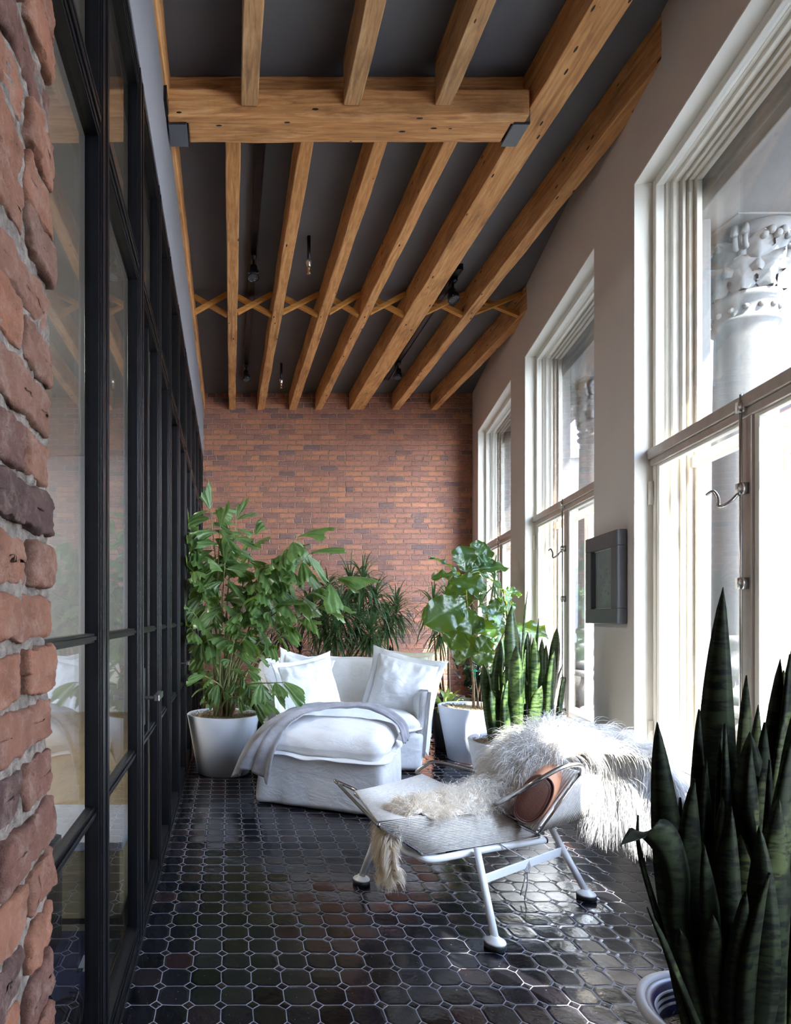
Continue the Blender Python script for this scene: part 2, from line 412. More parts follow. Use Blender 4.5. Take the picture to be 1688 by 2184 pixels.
# ------------------------------------------------------------------ setting: floor, ceiling, far wall
FY, BY, CZ = 7.74, -1.2, 4.08
def wx(y): return 1.4267 + .218 * y                       # inner face of the window wall
NW = V((.9771, -.2130, 0))
def W(y, d, z): return V((wx(y), y, z)) + NW * d
def W0(y, z): return V((wx(y) + .35, y, z))

MB().add([(-.36, BY, 0), (2.0, BY, 0), (3.8, FY + .1, 0), (-.36, FY + .1, 0), (-.36, BY, -.1), (2.0, BY, -.1), (3.8, FY + .1, -.1), (-.36, FY + .1, -.1)],
         [(0, 1, 2, 3), (7, 6, 5, 4), (0, 4, 5, 1), (1, 5, 6, 2), (2, 6, 7, 3), (3, 7, 4, 0)]).build('floor', M['floor'], smooth=False, kind='structure')
MB().hexa([(-.45, BY - .2, CZ), tuple(W0(BY - .2, CZ)), tuple(W0(FY + .3, CZ)), (-.45, FY + .3, CZ), (-.45, BY - .2, CZ + .12), tuple(W0(BY - .2, CZ + .12)), tuple(W0(FY + .3, CZ + .12)), (-.45, FY + .3, CZ + .12)]).build('ceiling', M['ceil'], smooth=False, kind='structure')
MB().box(-.45, 4.1, FY, FY + .3, -.1, CZ + .1).build('wall_back', M['brick'], smooth=False, kind='structure')
MB().box(-.45, 2.2, BY - .2, BY, -.1, CZ + .1).build('wall_front', M['wall'], smooth=False, kind='structure')

# window wall with its three openings and one more behind the camera
WIN = [(7.37, 5.755), (5.263, 3.697), (3.163, 1.60), (1.06, -.50)]
WT, WB = 3.48, .42
wl = MB(); ys = [FY + .15] + [y for w in WIN for y in w] + [BY - .1]
wl.box(BY - .1, FY + .15, 0, .30, WT, CZ + .05, W).box(BY - .1, FY + .15, 0, .30, -.05, WB, W)
for i in range(0, len(ys), 2): wl.box(ys[i + 1], ys[i], 0, .30, WB, WT, W)
wl.build('wall_right', M['wall'], smooth=False, kind='structure')
bb = MB().box(BY, FY, -.012, .0, 0, .035, W); bb.build('baseboard_right', M['blacktrim'], smooth=False, kind='structure')

def window(i, y0, y1, hardware=True):
    """y0 is the far edge, y1 the near edge of the opening"""
    ww = MB(); e = .004
    ww.box(y0 - e, y0, .0, .42, WB, WT, W)
    r = empty('window_%d' % (i + 1), W((y0 + y1) / 2, .1, WB), kind='structure'); O = r.location
    ym = (y0 + y1) / 2
    # painted reveal lining
    m = MB(); m.box(y0 - .006, y0, 0.001, .295, WB, WT, W).box(y1, y1 + .006, 0.001, .295, WB, WT, W).box(y1, y0, .001, .295, WT - .006, WT, W).box(y1, y0, -.035, .295, WB - .03, WB + .012, W)
    m.build('reveal_lining', M['reveal'], r, O, smooth=False)
    # storm frame
    m = MB(); a, b = .085, .125; f = .04
    m.box(y0 - f, y0 - .006, a, b, WB + .012, WT - .006, W).box(y1 + .006, y1 + f, a, b, WB + .012, WT - .006, W)
    m.box(y1 + f, y0 - f, a, b, WT - .05, WT - .006, W).box(y1 + f, y0 - f, a, b, WB + .012, WB + .07, W)
    m.build('storm_frame', M['reveal'], r, O, smooth=False, bevel=.004)
    m = MB(); m.box(y1 + .006, y0 - .006, a - .025, b, 2.035, 2.085, W).box(y1 + .006, y0 - .006, a - .012, a + .01, 2.0, 2.035, W)
    m.build('transom_bar', M['alu'], r, O, smooth=False, bevel=.004)
    m = MB(); m.box(ym - .03, ym + .03, a - .005, b, WB + .05, 2.03, W)
    m.build('meeting_stile', M['alu'], r, O, smooth=False, bevel=.004)
    # casement rails
    m = MB()
    for (p, q) in ((y1 + f, ym - .03), (ym + .03, y0 - f)):
        for z0, z1 in ((WB + .07, WB + .11), (1.985, 2.02)): m.box(p, q, a + .004, b - .006, z0, z1, W)
        m.box(p, p + .028, a + .004, b - .006, WB + .07, 2.02, W).box(q - .028, q, a + .004, b - .006, WB + .07, 2.02, W)
    m.build('casement_frame', M['reveal'], r, O, smooth=False, bevel=.003)
    for z0, z1, p, q in ((2.085, WT - .05, y1 + f, y0 - f), (WB + .11, 1.985, y1 + f + .028, ym - .058), (WB + .11, 1.985, ym + .058, y0 - f - .028)):
        MB().box(p, q, a + .018, a + .024, z0, z1, W).build('pane', M['glass'], r, O, smooth=False)
    # old sash and casing outside
    m = MB()
    for k, (ins, d0, d1) in enumerate(((.035, .135, .155), (.06, .155, .185), (.085, .185, .20), (.07, .20, .212), (.09, .212, .235), (.112, .235, .26))):
        m.box(y0 - ins, y0 - .006, d0, d1, WB + .0, WT - .006, W).box(y1 + .006, y1 + ins, d0, d1, WB + .0, WT - .006, W)
        m.box(y1 + ins, y0 - ins, d0, d1, WT - .01 - ins * .75, WT - .006, W).box(y1 + ins, y0 - ins, d0, d1, WB, WB + .02 + ins * .6, W)
    m.build('outer_casing', M['cream'], r, O, smooth=False, bevel=.003)
    m = MB(); m.box(y1 + .11, y0 - .11, .215, .25, 1.96, 2.02, W); m.box(ym - .045, ym - .005, .22, .25, WB, 1.96, W).box(ym + .012, ym + .04, .22, .25, WB, 1.96, W)
    m.build('outer_sash_bars', M['cream'], r, O, smooth=False, bevel=.004)
    MB().box(y1 + .11, y0 - .11, .24, .246, 2.02, WT - .09, W).build('outer_pane', M['glass'], r, O, smooth=False)
    if hardware:
        h = MB(); h.tube([W(ym, .06, WB + .08), W(ym, .06, 2.09)], .0055, 8)
        for z in (WB + .1, .75, 1.35, 1.72, 2.04): h.box(ym - .016, ym + .016, .05, .08, z - .022, z + .022, W)
        ob = h.build('bolt_rod', M['chromebar'], r, O)
        pts = [W(ym, .05, 1.70), W(ym + .004, .03, 1.675), W(ym + .02, .012, 1.66), W(ym + .045, .008, 1.665), W(ym + .055, .01, 1.70), W(ym + .075, .004, 1.728), W(ym + .11, .0, 1.722)]
        MB().tube(bez(pts, 24), .0065, 8).build('latch_handle', M['steel'], ob, O)
        hb = MB()
        for z in (1.86, .62): hb.tube([W(y0 - .012, .075, z - .06), W(y0 - .012, .075, z + .06)], .012, 10)
        hb.build('hinge', M['reveal'], r, O)
    return r
for i, (a, b) in enumerate(WIN): window(i, a, b, i < 3)

# ------------------------------------------------------------------ left side: brick pier, steel and glass partition
PX = -.238
pm = MB(); pr = MB()
def disp(p, a, s, seed): return a * (noise.noise(V((p.x * s + seed, p.y * s, p.z * s))) + .5 * noise.noise(V((p.x * s * 2.3, p.y * s * 2.3 + seed, p.z * s * 2.3))))
row = 0; z = -.02
while z < 3.9:
    h = .0555; off = (row % 2) * .106; y = .822 - (0 if row % 2 else 0)
    far = .822; first = True
    yy = far + R.uniform(-.006, .006)
    while yy > -.35:
        ln = (.096 if (row % 2 and first) else .2) + R.uniform(-.008, .006)
        if row % 7 == 5: ln = .098 + R.uniform(-.005, .005)
        y0, y1 = yy - ln, yy; tone = R.random(); sd = R.uniform(0, 90); hh = h + R.uniform(-.004, .004); zz = z + R.uniform(-.003, .003); px = PX + R.uniform(-.006, .005)
        def fn(p, y0=y0, y1=y1, zz=zz, sd=sd, px=px):
            q = V((px - .06 + p.x, (y0 + y1) / 2 + p.y, zz + p.z))
            d = disp(q, .006, 14, sd) + disp(q, .0032, 55, sd) + disp(q, .0016, 140, sd)
            q.x += d
            if abs(p.y) > .03: q.y += disp(q, .007, 18, sd + 5) * (1 if p.y > 0 else -1)
            q.z += (disp(q, .006, 24, sd + 9) + disp(q, .003, 80, sd)) * (1 if p.z > hh / 2 else -1)
            return q
        k = len(pm.v)
        pm.rbox(.12, ln, hh, .006, 22 if yy > .45 and .4 < z < 2.1 else 6, fn)
        l = pm.a.setdefault('tone', []); l += [0.0] * (k - len(l)); l += [tone] * (len(pm.v) - k)
        yy = y0 - .012 - R.uniform(0, .004); first = False
    z += .0672; row += 1
pr = empty('wall_left', (PX, .4, 0), kind='structure')
pm.build('brick_courses', M['pier'], pr, pr.location, weld=True)
mo = MB()
def mf(u, v):
    p = V((PX - .009, -.5 + 1.318 * u, -.02 + 3.95 * v)); p.x += disp(p, .005, 30, 3) + disp(p, .003, 12, 9) + disp(p, .003, 90, 8); return p
mo.grid(mf, 120, 420)
def mf2(u, v):
    p = V((PX - .013 - .14 * u, .813, -.02 + 3.95 * v)); p.y += disp(p, .005, 30, 3) + disp(p, .002, 90, 8); return p
mo.grid(mf2, 14, 420)
mo.build('mortar_bed', M['mortar'], pr, pr.location, weld=True)
MB().box(PX - .2, PX - .02, BY, .80, -.05, CZ).build('pier_core', M['brick2'], pr, pr.location, smooth=False)
MB().box(-.42, -.328, .7, FY, 3.25, CZ).build('wall_top_left', M['soffit'], smooth=False, kind='structure')
MB().box(-.40, -.33, .75, FY, -.01, .012).box(-.337, -.322, .8, FY, .0, .02).build('trim_1', M['blacktrim'], smooth=False, kind='structure', bevel=.002)

GX0, GX1, GP = -.372, -.335, -.362
def stile(m, y0, y1, z0, z1, prof=True):
    m.box(GX0, GX1, y0, y1, z0, z1)
    if prof and y1 - y0 > .05:
        yc = (y0 + y1) / 2
        m.box(GX1, GX1 + .008, yc - .012, yc + .012, z0, z1).box(GX1, GX1 + .004, y0 + .008, y0 + .016, z0, z1).box(GX1, GX1 + .004, y1 - .016, y1 - .008, z0, z1)
bars = [(.80, .86), (1.555, 1.669), (2.215, 2.345), (2.83, 2.95), (3.30, 3.46), (3.92, 4.04), (4.56, 4.68), (5.18, 5.30), (5.80, 5.92), (6.42, 6.54), (7.04, 7.16), (7.66, 7.74)]
for k in range(len(bars) - 1):
    a, b = bars[k], bars[k + 1]
    door = k in (1, 2, 4, 5, 7, 8)
    r = empty('door_%d' % (k + 1) if door else 'window_%d' % (k + 5), (-.36, (a[1] + b[0]) / 2, 0), kind='structure'); O = r.location
    m = MB(); stile(m, a[0] + (.0 if k == 0 else (a[1] - a[0]) / 2 + .001), a[1], 0.012, 3.25); stile(m, b[0], b[0] + (b[1] - b[0]) / 2 - .001, .012, 3.25)
    m.build('stile', M['blacksteel'], r, O, smooth=False, bevel=.0015)
    m = MB()
    for z0, z1, x in ((.012, .085, GX1), (2.455, 2.54, GX1), (3.17, 3.25, GX1)):
        m.box(GX0, x, a[1], b[0], z0, z1).box(x, x + .006, a[1], b[0], (z0 + z1) / 2 - .008, (z0 + z1) / 2 + .008).box(x, x + .004, a[1], b[0], z0 + .006, z0 + .014).box(x, x + .004, a[1], b[0], z1 - .014, z1 - .006)
    m.build('rail', M['blacksteel'], r, O, smooth=False, bevel=.0015)
    m = MB()
    for zc, hh in ((1.165, .012), (.715, .017)):
        m.box(GP - .006, GP + .016, a[1], b[0], zc - hh, zc + hh).box(GP + .016, GP + .022, a[1], b[0], zc - .005, zc + .005)
    if k in (2, 5, 8): m.box(GP - .006, GP + .016, (a[1] + b[0]) / 2 - .012, (a[1] + b[0]) / 2 + .012, .085, 2.455)
    m.build('muntin', M['blacksteel'], r, O, smooth=False, bevel=.001)
    for z0, z1 in ((.085, 2.455), (2.54, 3.17)):
        MB().box(GP - .003, GP + .003, a[1], b[0], z0, z1).build('pane', M['pglass'], r, O, smooth=False)
    if k in (2, 5, 8):
        y = a[1] + .03 - (.03 if k == 2 else 0)
        m = MB(); m.box(GX1, GX1 + .008, y - .015, y + .015, .80, 1.02)
        o = m.build('lock_plate', M['blacksteel'], r, O, smooth=False, bevel=.002)
        m = MB(); m.tube([(GX1, y, .905), (GX1 + .055, y, .905)], .008, 10).box(GX1 + .045, GX1 + .065, y - .01, y + .13, .893, .917)
        m.build('door_handle', M['steel'], o, O, smooth=False, bevel=.002)

# room beyond the partition
MB().box(-4.2, -.40, BY, FY + .3, -.1, 0).build('floor_side', M['oak'], smooth=False, kind='structure')
MB().box(-4.2, -.44, FY, FY + .2, 0, 3.3).build('wall_side_back', M['plaster'], smooth=False, kind='structure')
MB().box(-4.3, -4.2, BY, FY + .3, 0, 3.3).build('wall_side_left', M['plaster'], smooth=False, kind='structure')
MB().box(-4.3, -.44, BY - .1, BY, 0, 3.3).build('wall_side_front', M['plaster'], smooth=False, kind='structure')
MB().box(-4.3, -.42, BY, FY + .2, 3.27, 3.35).build('ceiling_side', M['plaster'], smooth=False, kind='structure')
o = MB().rbox(.9, .9, .05, .02, 4, lambda p: V((-2.2, 4.2, 3.2)) + p).build('fill_ceiling_lamp', M['fillglow'], org=None)  # added lamp out of view, fills the side room and the window piers
tag(o, 'added square white fill ceiling lamp of the room behind the glass partition', 'lamp')
r = empty('storage_box', (-.62, 2.6, 0), 'low pale wooden box on the floor behind the glass partition', 'box')
m = MB().box(-.86, -.43, 2.38, 2.84, .03, .30); m.build('body', M['pale_wood'], r, r.location, smooth=False, bevel=.004)
MB().box(-.87, -.42, 2.37, 2.85, .30, .335).build('lid', M['plaster'], r, r.location, smooth=False, bevel=.004)
MB().box(-.84, -.45, 2.40, 2.82, 0, .03).build('plinth', M['blacksteel'], r, r.location, smooth=False)
r = empty('computer_tower', (-.68, 2.1, 0), 'black computer tower with two green lights behind the glass', 'computer')
MB().rbox(.15, .34, .40, .02, 6, lambda p: V((-.70, 2.12, .005)) + p).build('case', M['blacksteel'], r, r.location)
m = MB().box(-.665, -.66, 1.945, 1.949, .26, .275).box(-.653, -.648, 1.945, 1.949, .26, .275); m.build('power_light', M['led'], r, r.location, smooth=False)
MB().box(-.75, -.65, 1.944, 1.95, .06, .2).build('vent', M['rubber'], r, r.location, smooth=False)
m = MB(); pts = []
for i in range(90):
    a = i / 90 * 2 * PI * 3.3; rr = .085 + .02 * math.sin(a * .37 + 1)
    pts.append(V((-.50 + rr * .6 * math.cos(a), 1.78 + rr * math.sin(a) * 1.3, .012 + .00025 * i)))
pts = [V((-.66, 1.935, .3)), V((-.62, 1.91, .12)), V((-.55, 1.88, .03))] + pts
tag(m.tube(bez(pts, 300), .0035, 6).build('cable', M['rubber']), 'black cable coiled on the floor behind the glass by the brick pier', 'cable')
r = empty('book', (-.5, 1.9, 0), 'navy book with white lettering lying behind the glass partition', 'book')
MB().box(-.60, -.41, 1.90, 2.30, 0.005, .010).build('cover', M['navy'], r, r.location, smooth=False)
m = MB().box(-.52, -.50, 2.06, 2.16, .010, .0112).box(-.46, -.44, 2.06, 2.16, .010, .0112).box(-.52, -.44, 2.06, 2.08, .010, .0112)
m.box(-.52, -.44, 2.20, 2.22, .010, .0112).box(-.52, -.44, 2.25, 2.27, .010, .0112); m.build('lettering', M['plaster'], r, r.location, smooth=False)
tag(MB().box(-1.6, -.42, 1.0, 2.34, -.001, .004).build('rug', M['navy'], smooth=False), 'dark navy rug on the floor behind the glass', 'rug')

# ------------------------------------------------------------------ ceiling timber
def joist(x0, x1, x0b, x1b, ya, yb, zb=3.86, seed=0, name='ceiling_joist', mat='joist', zt=CZ - .001):
    m = MB(); n = int((yb - ya) / .05)
    def side(i, j):
        t = i / n; y = ya + (yb - ya) * t
        a = x0 + (x0b - x0) * t; b = x1 + (x1b - x1) * t
        wob = lambda s: noise.noise(V((y * 2.2, s * 7.1 + seed, 0))) * .007 + noise.noise(V((y * 9, s * 3.3 + seed, 4))) * .0025
        return [V((a + wob(1), y, zb + wob(2))), V((b + wob(3), y, zb + wob(4))), V((b + wob(5), y, zt)), V((a + wob(6), y, zt))][j]
    vs = [side(i, j) for i in range(n + 1) for j in range(4)]
    fs = [(i * 4 + j, i * 4 + (j + 1) % 4, (i + 1) * 4 + (j + 1) % 4, (i + 1) * 4 + j) for i in range(n) for j in range(4)] + [(3, 2, 1, 0), tuple(n * 4 + k for k in range(4))]
    org = V(((x0 + x1) / 2, ya, zb)); m.add(vs, fs)
    return m.build(name, M[mat], None, org, smooth=False, bevel=.006)
JL = [('the glass side', 0)]
ord_ = ['narrow ceiling joist nearest the glass partition, set against the grey panel', 'ceiling joist straight above the left pot, first full one from the glass', 'ceiling joist just right of the first sprinkler head, second full one from the glass', 'third full ceiling joist from the glass, between two cross braces', 'ceiling joist just left of the widest beam, behind the header', 'widest ceiling beam running the whole room beside the header', 'ceiling joist between the widest beam and the window wall', 'short ceiling joist at the window wall, farthest right']
J = [(-.345, -.308, -.345, -.308, .8, FY), (-.023, .065, -.005, .078, 3.27, FY), (.395, .475, .36, .45, 3.27, FY), (.81, .888, .762, .858, 3.27, FY), (1.198, 1.276, 1.098, 1.184, 3.27, FY), (1.575, 1.735, 1.536, 1.722, .75, FY), (2.05, 2.14, 2.08, 2.174, 2.78, FY), (2.56, 2.65, 2.58, 2.662, 5.0, FY)]
for k, j in enumerate(J):
    tag(joist(*j[:6], zb=3.862 + (.0 if k else .01), seed=k * 3 + 1), ord_[k], 'beam', 'ceiling joists')
for k, (a, b, l) in enumerate(((.06, .147, 'grey weathered ceiling joist in front of the header, leftmost of three'), (.584, .672, 'weathered ceiling joist in front of the header, middle of three'), (1.055, 1.138, 'pale ceiling joist in front of the header, nearest the widest beam'))):
    tag(joist(a, b, a, b, BY, 3.10, zb=3.835, seed=40 + k, mat='weathered'), l, 'beam', 'joists in front of the header')
r = empty('header_beam', (.6, 3.15, 3.8), 'double timber header crossing the joists, with dark steel hangers', 'beam')
def hbeam(x0, x1, y0, y1, z0, z1, seed):
    m = MB(); n = 60
    def P(i, j):
        x = x0 + (x1 - x0) * i / n; w = lambda s: noise.noise(V((x * 2.6, s * 5 + seed, 0))) * .009 + noise.noise(V((x * 11, s * 5 + seed, 2))) * .003
        return [V((x, y0 + w(1), z0 + w(2))), V((x, y1 + w(3), z0 + w(4) * .4)), V((x, y1, z1)), V((x, y0 + w(5), z1 + w(6)))][j]
    m.add([P(i, j) for i in range(n + 1) for j in range(4)], [(i * 4 + j, (i + 1) * 4 + j, (i + 1) * 4 + (j + 1) % 4, i * 4 + (j + 1) % 4) for i in range(n) for j in range(4)] + [(0, 1, 2, 3), tuple(n * 4 + k for k in (3, 2, 1, 0))])
    return m
hbeam(-.318, 1.545, 3.105, 3.165, 3.795, 3.93, 3).build('front_timber', M['header'], r, r.location, smooth=False, bevel=.008)
hbeam(-.215, 1.478, 3.15, 3.295, 3.80, 3.94, 11).build('lower_timber', M['header'], r, r.location, smooth=False, bevel=.008)
hbeam(-.318, 1.56, 3.20, 3.28, 3.935, CZ, 17).build('upper_timber', M['header'], r, r.location, smooth=False, bevel=.006)
for x0, x1 in ((-.318, -.222), (1.485, 1.57)):
    MB().box(x0, x1, 3.15, 3.31, 3.79, 3.80).box(x0, x1, 3.15, 3.16, 3.79, 3.87).box(x0, x1, 3.29, 3.30, 3.80, 3.95).build('steel_hanger', M['frame'] if x0 > 0 else M['ceil'], r, r.location, smooth=False, bevel=.002)
MB().box(-.328, -.312, 3.02, 3.12, 3.80, 4.05).build('wall_bracket', M['blacksteel'], r, r.location, smooth=False)
mids = [((J[k][3] + .0), J[k + 1][2]) for k in range(7)]
wh = ['between the glass side joist and the first full joist', 'between the first and second full joists', 'between the second and third full joists', 'between the third and fourth full joists', 'between the fourth joist and the widest beam', 'between the widest beam and its right neighbour', 'against the window wall, farthest right']
for k in range(7):
    t = (5.33 - J[k][4]) / (J[k][5] - J[k][4]); a = J[k][1] + (J[k][3] - J[k][1]) * t
    t = max(0, (5.33 - J[k + 1][4]) / (J[k + 1][5] - J[k + 1][4])); b = J[k + 1][0] + (J[k + 1][2] - J[k + 1][0]) * t
    r = empty('cross_bracing', ((a + b) / 2, 5.33, 3.87), 'crossed pair of wooden struts ' + wh[k], 'brace', 'cross bracing between joists')
    for sg in (0, 1):
        y = 5.305 + .045 * sg; p, q = ((a, y, 3.885), (b, y, 4.05)) if sg == 0 else ((a, y, 4.05), (b, y, 3.885))
        MB().bar(p, q, .036, .04, V((0, 1, 0))).build('strut', M['brace'], r, r.location, smooth=False, bevel=.003)

# tracks, spotlights, sprinklers
for x, y0, y1, l in ((.19, 3.32, 7.25, 'long black lighting track between the first two full joists'), (1.87, 4.9, 7.2, 'black lighting track right of the widest beam')):
    m = MB().box(x - .028, x + .028, y0, y1, 4.035, CZ).box(x - .028, x - .02, y0, y1, 4.028, 4.035).box(x + .02, x + .028, y0, y1, 4.028, 4.035)
    tag(m.build('lighting_track', M['blacksteel'], None, (x, y0, 4.03), smooth=False), l, 'track', 'ceiling lighting tracks')
def spot(loc, aim, label):
    r = empty('spotlight', loc, label, 'spotlight', 'black track spotlights'); L = V(loc)
    MB().box(L.x - .02, L.x + .02, L.y - .05, L.y + .05, 4.0, 4.03).tube([L + V((0, 0, -.03)), L + V((0, 0, -.105))], .009, 10).build('stem', M['blacksteel'], r, L)
    d = V(aim).normalized(); c = L + V((0, 0, -.13)); q = d.to_track_quat('Z', 'Y')
    h = MB(); h.lathe([(0, -.07), (.024, -.068), (.032, -.05), (.034, -.01), (.046, .0), (.048, .045), (.042, .047), (.040, .03)], (0, 0, 0), 28)
    h.v = [c + q @ p for p in h.v]; o = h.build('housing', M['blacksteel'], r, L)
    h = MB(); h.lathe([(0, .032), (.04, .032)], (0, 0, 0), 28)
    for i in range(-3, 4): h.box(i * .012 - .001, i * .012 + .001, -.036, .036, .032, .040).box(-.036, .036, i * .012 - .001, i * .012 + .001, .032, .040)
    h.v = [c + q @ p for p in h.v]; h.build('honeycomb_louvre', M['lamp_in'], o, L, smooth=False)
spot((.19, 4.72, 4.03), (.0, -.28, -1), 'black spotlight on the left track, in front of the cross bracing')
spot((.19, 6.75, 4.03), (.1, -.2, -1), 'black spotlight on the left track, close to the brick wall')
spot((1.87, 5.05, 4.03), (.1, -.3, -1), 'black spotlight on the right track, in front of the cross bracing')
spot((1.87, 6.7, 4.03), (-.2, -.2, -1), 'black spotlight on the right track, close to the brick wall')
for x, y, l in ((.60, 4.55, 'brass sprinkler head on a dark pipe, in front of the cross bracing'), (.588, 6.83, 'brass sprinkler head on a dark pipe near the brick wall')):
    r = empty('sprinkler', (x, y, CZ), l, 'sprinkler', 'ceiling sprinklers'); L = r.location
    MB().tube([(x, y, CZ), (x, y, 3.90)], .014, 14).build('pipe', M['blacksteel'], r, L)
    MB().lathe([(.014, .0), (.021, -.004), (.021, -.03), (.016, -.036), (.016, -.05), (.012, -.054)], (x, y, 3.905), 20).build('collar', M['chromebar'], r, L)
    MB().lathe([(.0, 0), (.011, 0), (.011, -.02), (.004, -.028), (.004, -.048), (.012, -.052), (.015, -.056), (0, -.058)], (x, y, 3.855), 16).tube([(x - .009, y, 3.84), (x - .011, y, 3.82), (x, y, 3.805)], .002, 6).tube([(x + .009, y, 3.84), (x + .011, y, 3.82), (x, y, 3.805)], .002, 6).build('head', M['brass'], r, L)

# ------------------------------------------------------------------ outside
def scroll(c, ax, r0, w):
    """spiral volute in the plane of ax and z"""
    pts = []
    for i in range(34):
        t = i / 33; a = t * 2 * PI * 1.7; rr = r0 * (1 - t * .8)
        pts.append(c + ax * (rr * math.cos(a)) + V((0, 0, 1)) * (rr * math.sin(a)))
    m = MB(); m.tube(pts, [w * (1 - .5 * i / 33) for i in range(34)], 8); return m
col = empty('stone_column', W(3.45, .66, 0), 'carved stone column with leafy capital outside the nearest pier', 'column', 'facade columns'); O = col.location
sh = MB(); sh.lathe([(.147, 1.10), (.147, 1.12), (.146, 1.2), (.142, 2.2), (.136, 2.72), (.135, 2.78), (.15, 2.79), (.155, 2.80), (.155, 2.815), (.14, 2.825), (.14, 2.90), (.155, 2.91), (.16, 2.925), (.155, 2.945), (.14, 2.95)], O, 48)
for k in range(14):
    a = 2 * PI * k / 14; p = O + V((.143 * math.cos(a), .143 * math.sin(a), 2.862)); sh.rbox(.03, .03, .03, .015, 4, lambda q, p=p: p + q - V((0, 0, .015)))
sh.build('shaft', M['stone'], col, O)
bs = MB(); bs.lathe([(0, .75), (.20, .75), (.205, .80), (.19, .83), (.17, .84), (.17, .90), (.185, .92), (.19, .95), (.175, .98), (.155, .99), (.155, 1.06), (.165, 1.075), (.165, 1.10), (.148, 1.12)], O, 48)
bs.box(O.x - .21, O.x + .21, O.y - .21, O.y + .21, .42, .70).box(O.x - .23, O.x + .23, O.y - .23, O.y + .23, .70, .75).build('base', M['stone'], col, O)
cp = MB(); cp.lathe([(.135, 2.95), (.13, 3.0), (.14, 3.1), (.17, 3.2), (.22, 3.27), (0, 3.27)], O, 40)
for tier, (z0, h, rr, nn, ph) in enumerate(((2.95, .15, .14, 8, 0), (3.03, .17, .15, 8, PI / 8))):
    for k in range(nn):
        a = 2 * PI * k / nn + ph; d = V((math.cos(a), math.sin(a), 0)); t = V((-math.sin(a), math.cos(a), 0))
        def lf(u, v, d=d, t=t):
            wv = (.062 * math.sin(PI * min(1, v * .9 + .12)) ** .6) * (1 + .28 * math.sin(v * 22)); x = (u - .5) * 2
            out = rr + .005 + .09 * v ** 3 + .012 * math.cos(x * 3) * (1 - v); zz = z0 + h * math.sin(v * 1.75) 
            return O + d * (out + .018 * (1 - abs(x))) + t * (wv * x) + V((0, 0, zz))
        cp.grid(lf, 8, 12)
for k in range(4):
    a = PI / 4 + PI / 2 * k; d = V((math.cos(a), math.sin(a), 0))
    for s_ in (-1, 1):
        s = scroll(O + d * .215 + V((-d.y, d.x, 0)) * (.02 * s_) + V((0, 0, 3.19)), d, .062, .016); cp.add(s.v, s.f)
    cp.tube(bez([O + d * .15 + V((0, 0, 3.05)), O + d * .17 + V((0, 0, 3.14)), O + d * .22 + V((0, 0, 3.25))], 8), .02, 8)
    for q in range(5):
        aa = PI / 2 * k + (q - 2) * .16; p = O + V((.2 * math.cos(aa), .2 * math.sin(aa), 3.19 + .02 * (q % 2)))
        cp.rbox(.04, .04, .045, .02, 4, lambda w_, p=p: p + w_ - V((0, 0, .02)))
cp.build('capital', M['stone'], col, O)
MB().rbox(.46, .46, .04, .012, 6, lambda p: O + V((0, 0, 3.27)) + p).build('abacus', M['stone'], col, O)
copy_tree(col, W(5.53, .66, 0), label='carved stone column outside the farther pier, seen through the middle window')
copy_tree(col, W(7.62, .66, 0), label='carved stone column outside the far corner by the brick wall')
copy_tree(col, W(1.35, .66, 0), label='unseen carved stone column added as sun shade outside the pier on the near side of the nearest window')  # out of view, put here to keep some sun off the sheepskin
fac = MB()
for (a, b) in ((FY + .4, 7.37 + .02), (5.755 - .02, 5.263 + .02), (3.697 - .02, 3.163 + .02), (1.58, 1.08), (-.52, -1.4)):
    fac.box(b + .03, a - .03, .30, .38, -.3, 3.60, W)
fac.box(-1.4, FY + .4, .30, .80, 3.28, 3.34, W).box(-1.4, FY + .4, .30, .76, 3.34, 3.58, W).box(-1.4, FY + .4, .30, .84, 3.58, 3.64, W).box(-1.4, FY + .4, .30, .74, 3.64, 5.0, W).box(-1.4, FY + .4, .30, .95, .0, .38, W).box(-1.4, FY + .4, .30, .9, .38, .415, W)
tag(fac.build('stone_facade', M['stone'], smooth=False, bevel=.006), kind='structure')
MB().box(-12, 60, 1.3, 60, -9.2, -9, W).build('street', M['road'], smooth=False, kind='structure')
r = empty('street_building', W(18, 13, -9), 'red brick building with rows of windows across the street', 'building'); O = r.location
MB().box(8, 40, 13, 20, -9, 8.4, W).build('wall', M['brick2'], r, O, smooth=False)
MB().box(7.8, 40.2, 12.7, 20, 8.4, 8.8, W).box(7.8, 40.2, 13.3, 19, 8.8, 11, W).build('roof', M['slate'], r, O, smooth=False)
for iy in range(10):
    for iz in range(6):
        y = 9.5 + iy * 3; zz = -7.5 + iz * 2.7
        f = MB().box(y, y + 1.5, 12.93, 13.05, zz, zz + 1.9, W).build('window', M['stone'], r, O, smooth=False)
        MB().box(y + .1, y + .7, 12.91, 12.94, zz + .12, zz + 1.75, W).box(y + .8, y + 1.4, 12.91, 12.94, zz + .12, zz + 1.75, W).build('pane', M['wing'], f, O, smooth=False)
r = empty('pale_building', W(50, 20, -9), 'pale stone building farther down the street', 'building')
MB().box(44, 60, 9, 22, -9, 12, W).build('wall', M['stone'], r, r.location, smooth=False)
MB().box(43.8, 60.2, 8.7, 22.2, 12, 12.6, W).build('cornice', M['stone'], r, r.location, smooth=False)
#PART2
# ------------------------------------------------------------------ furniture
def soft(p, a, s, seed=0):
    n = noise.noise_vector(V((p.x * s + seed, p.y * s, p.z * s))); return p + n * a

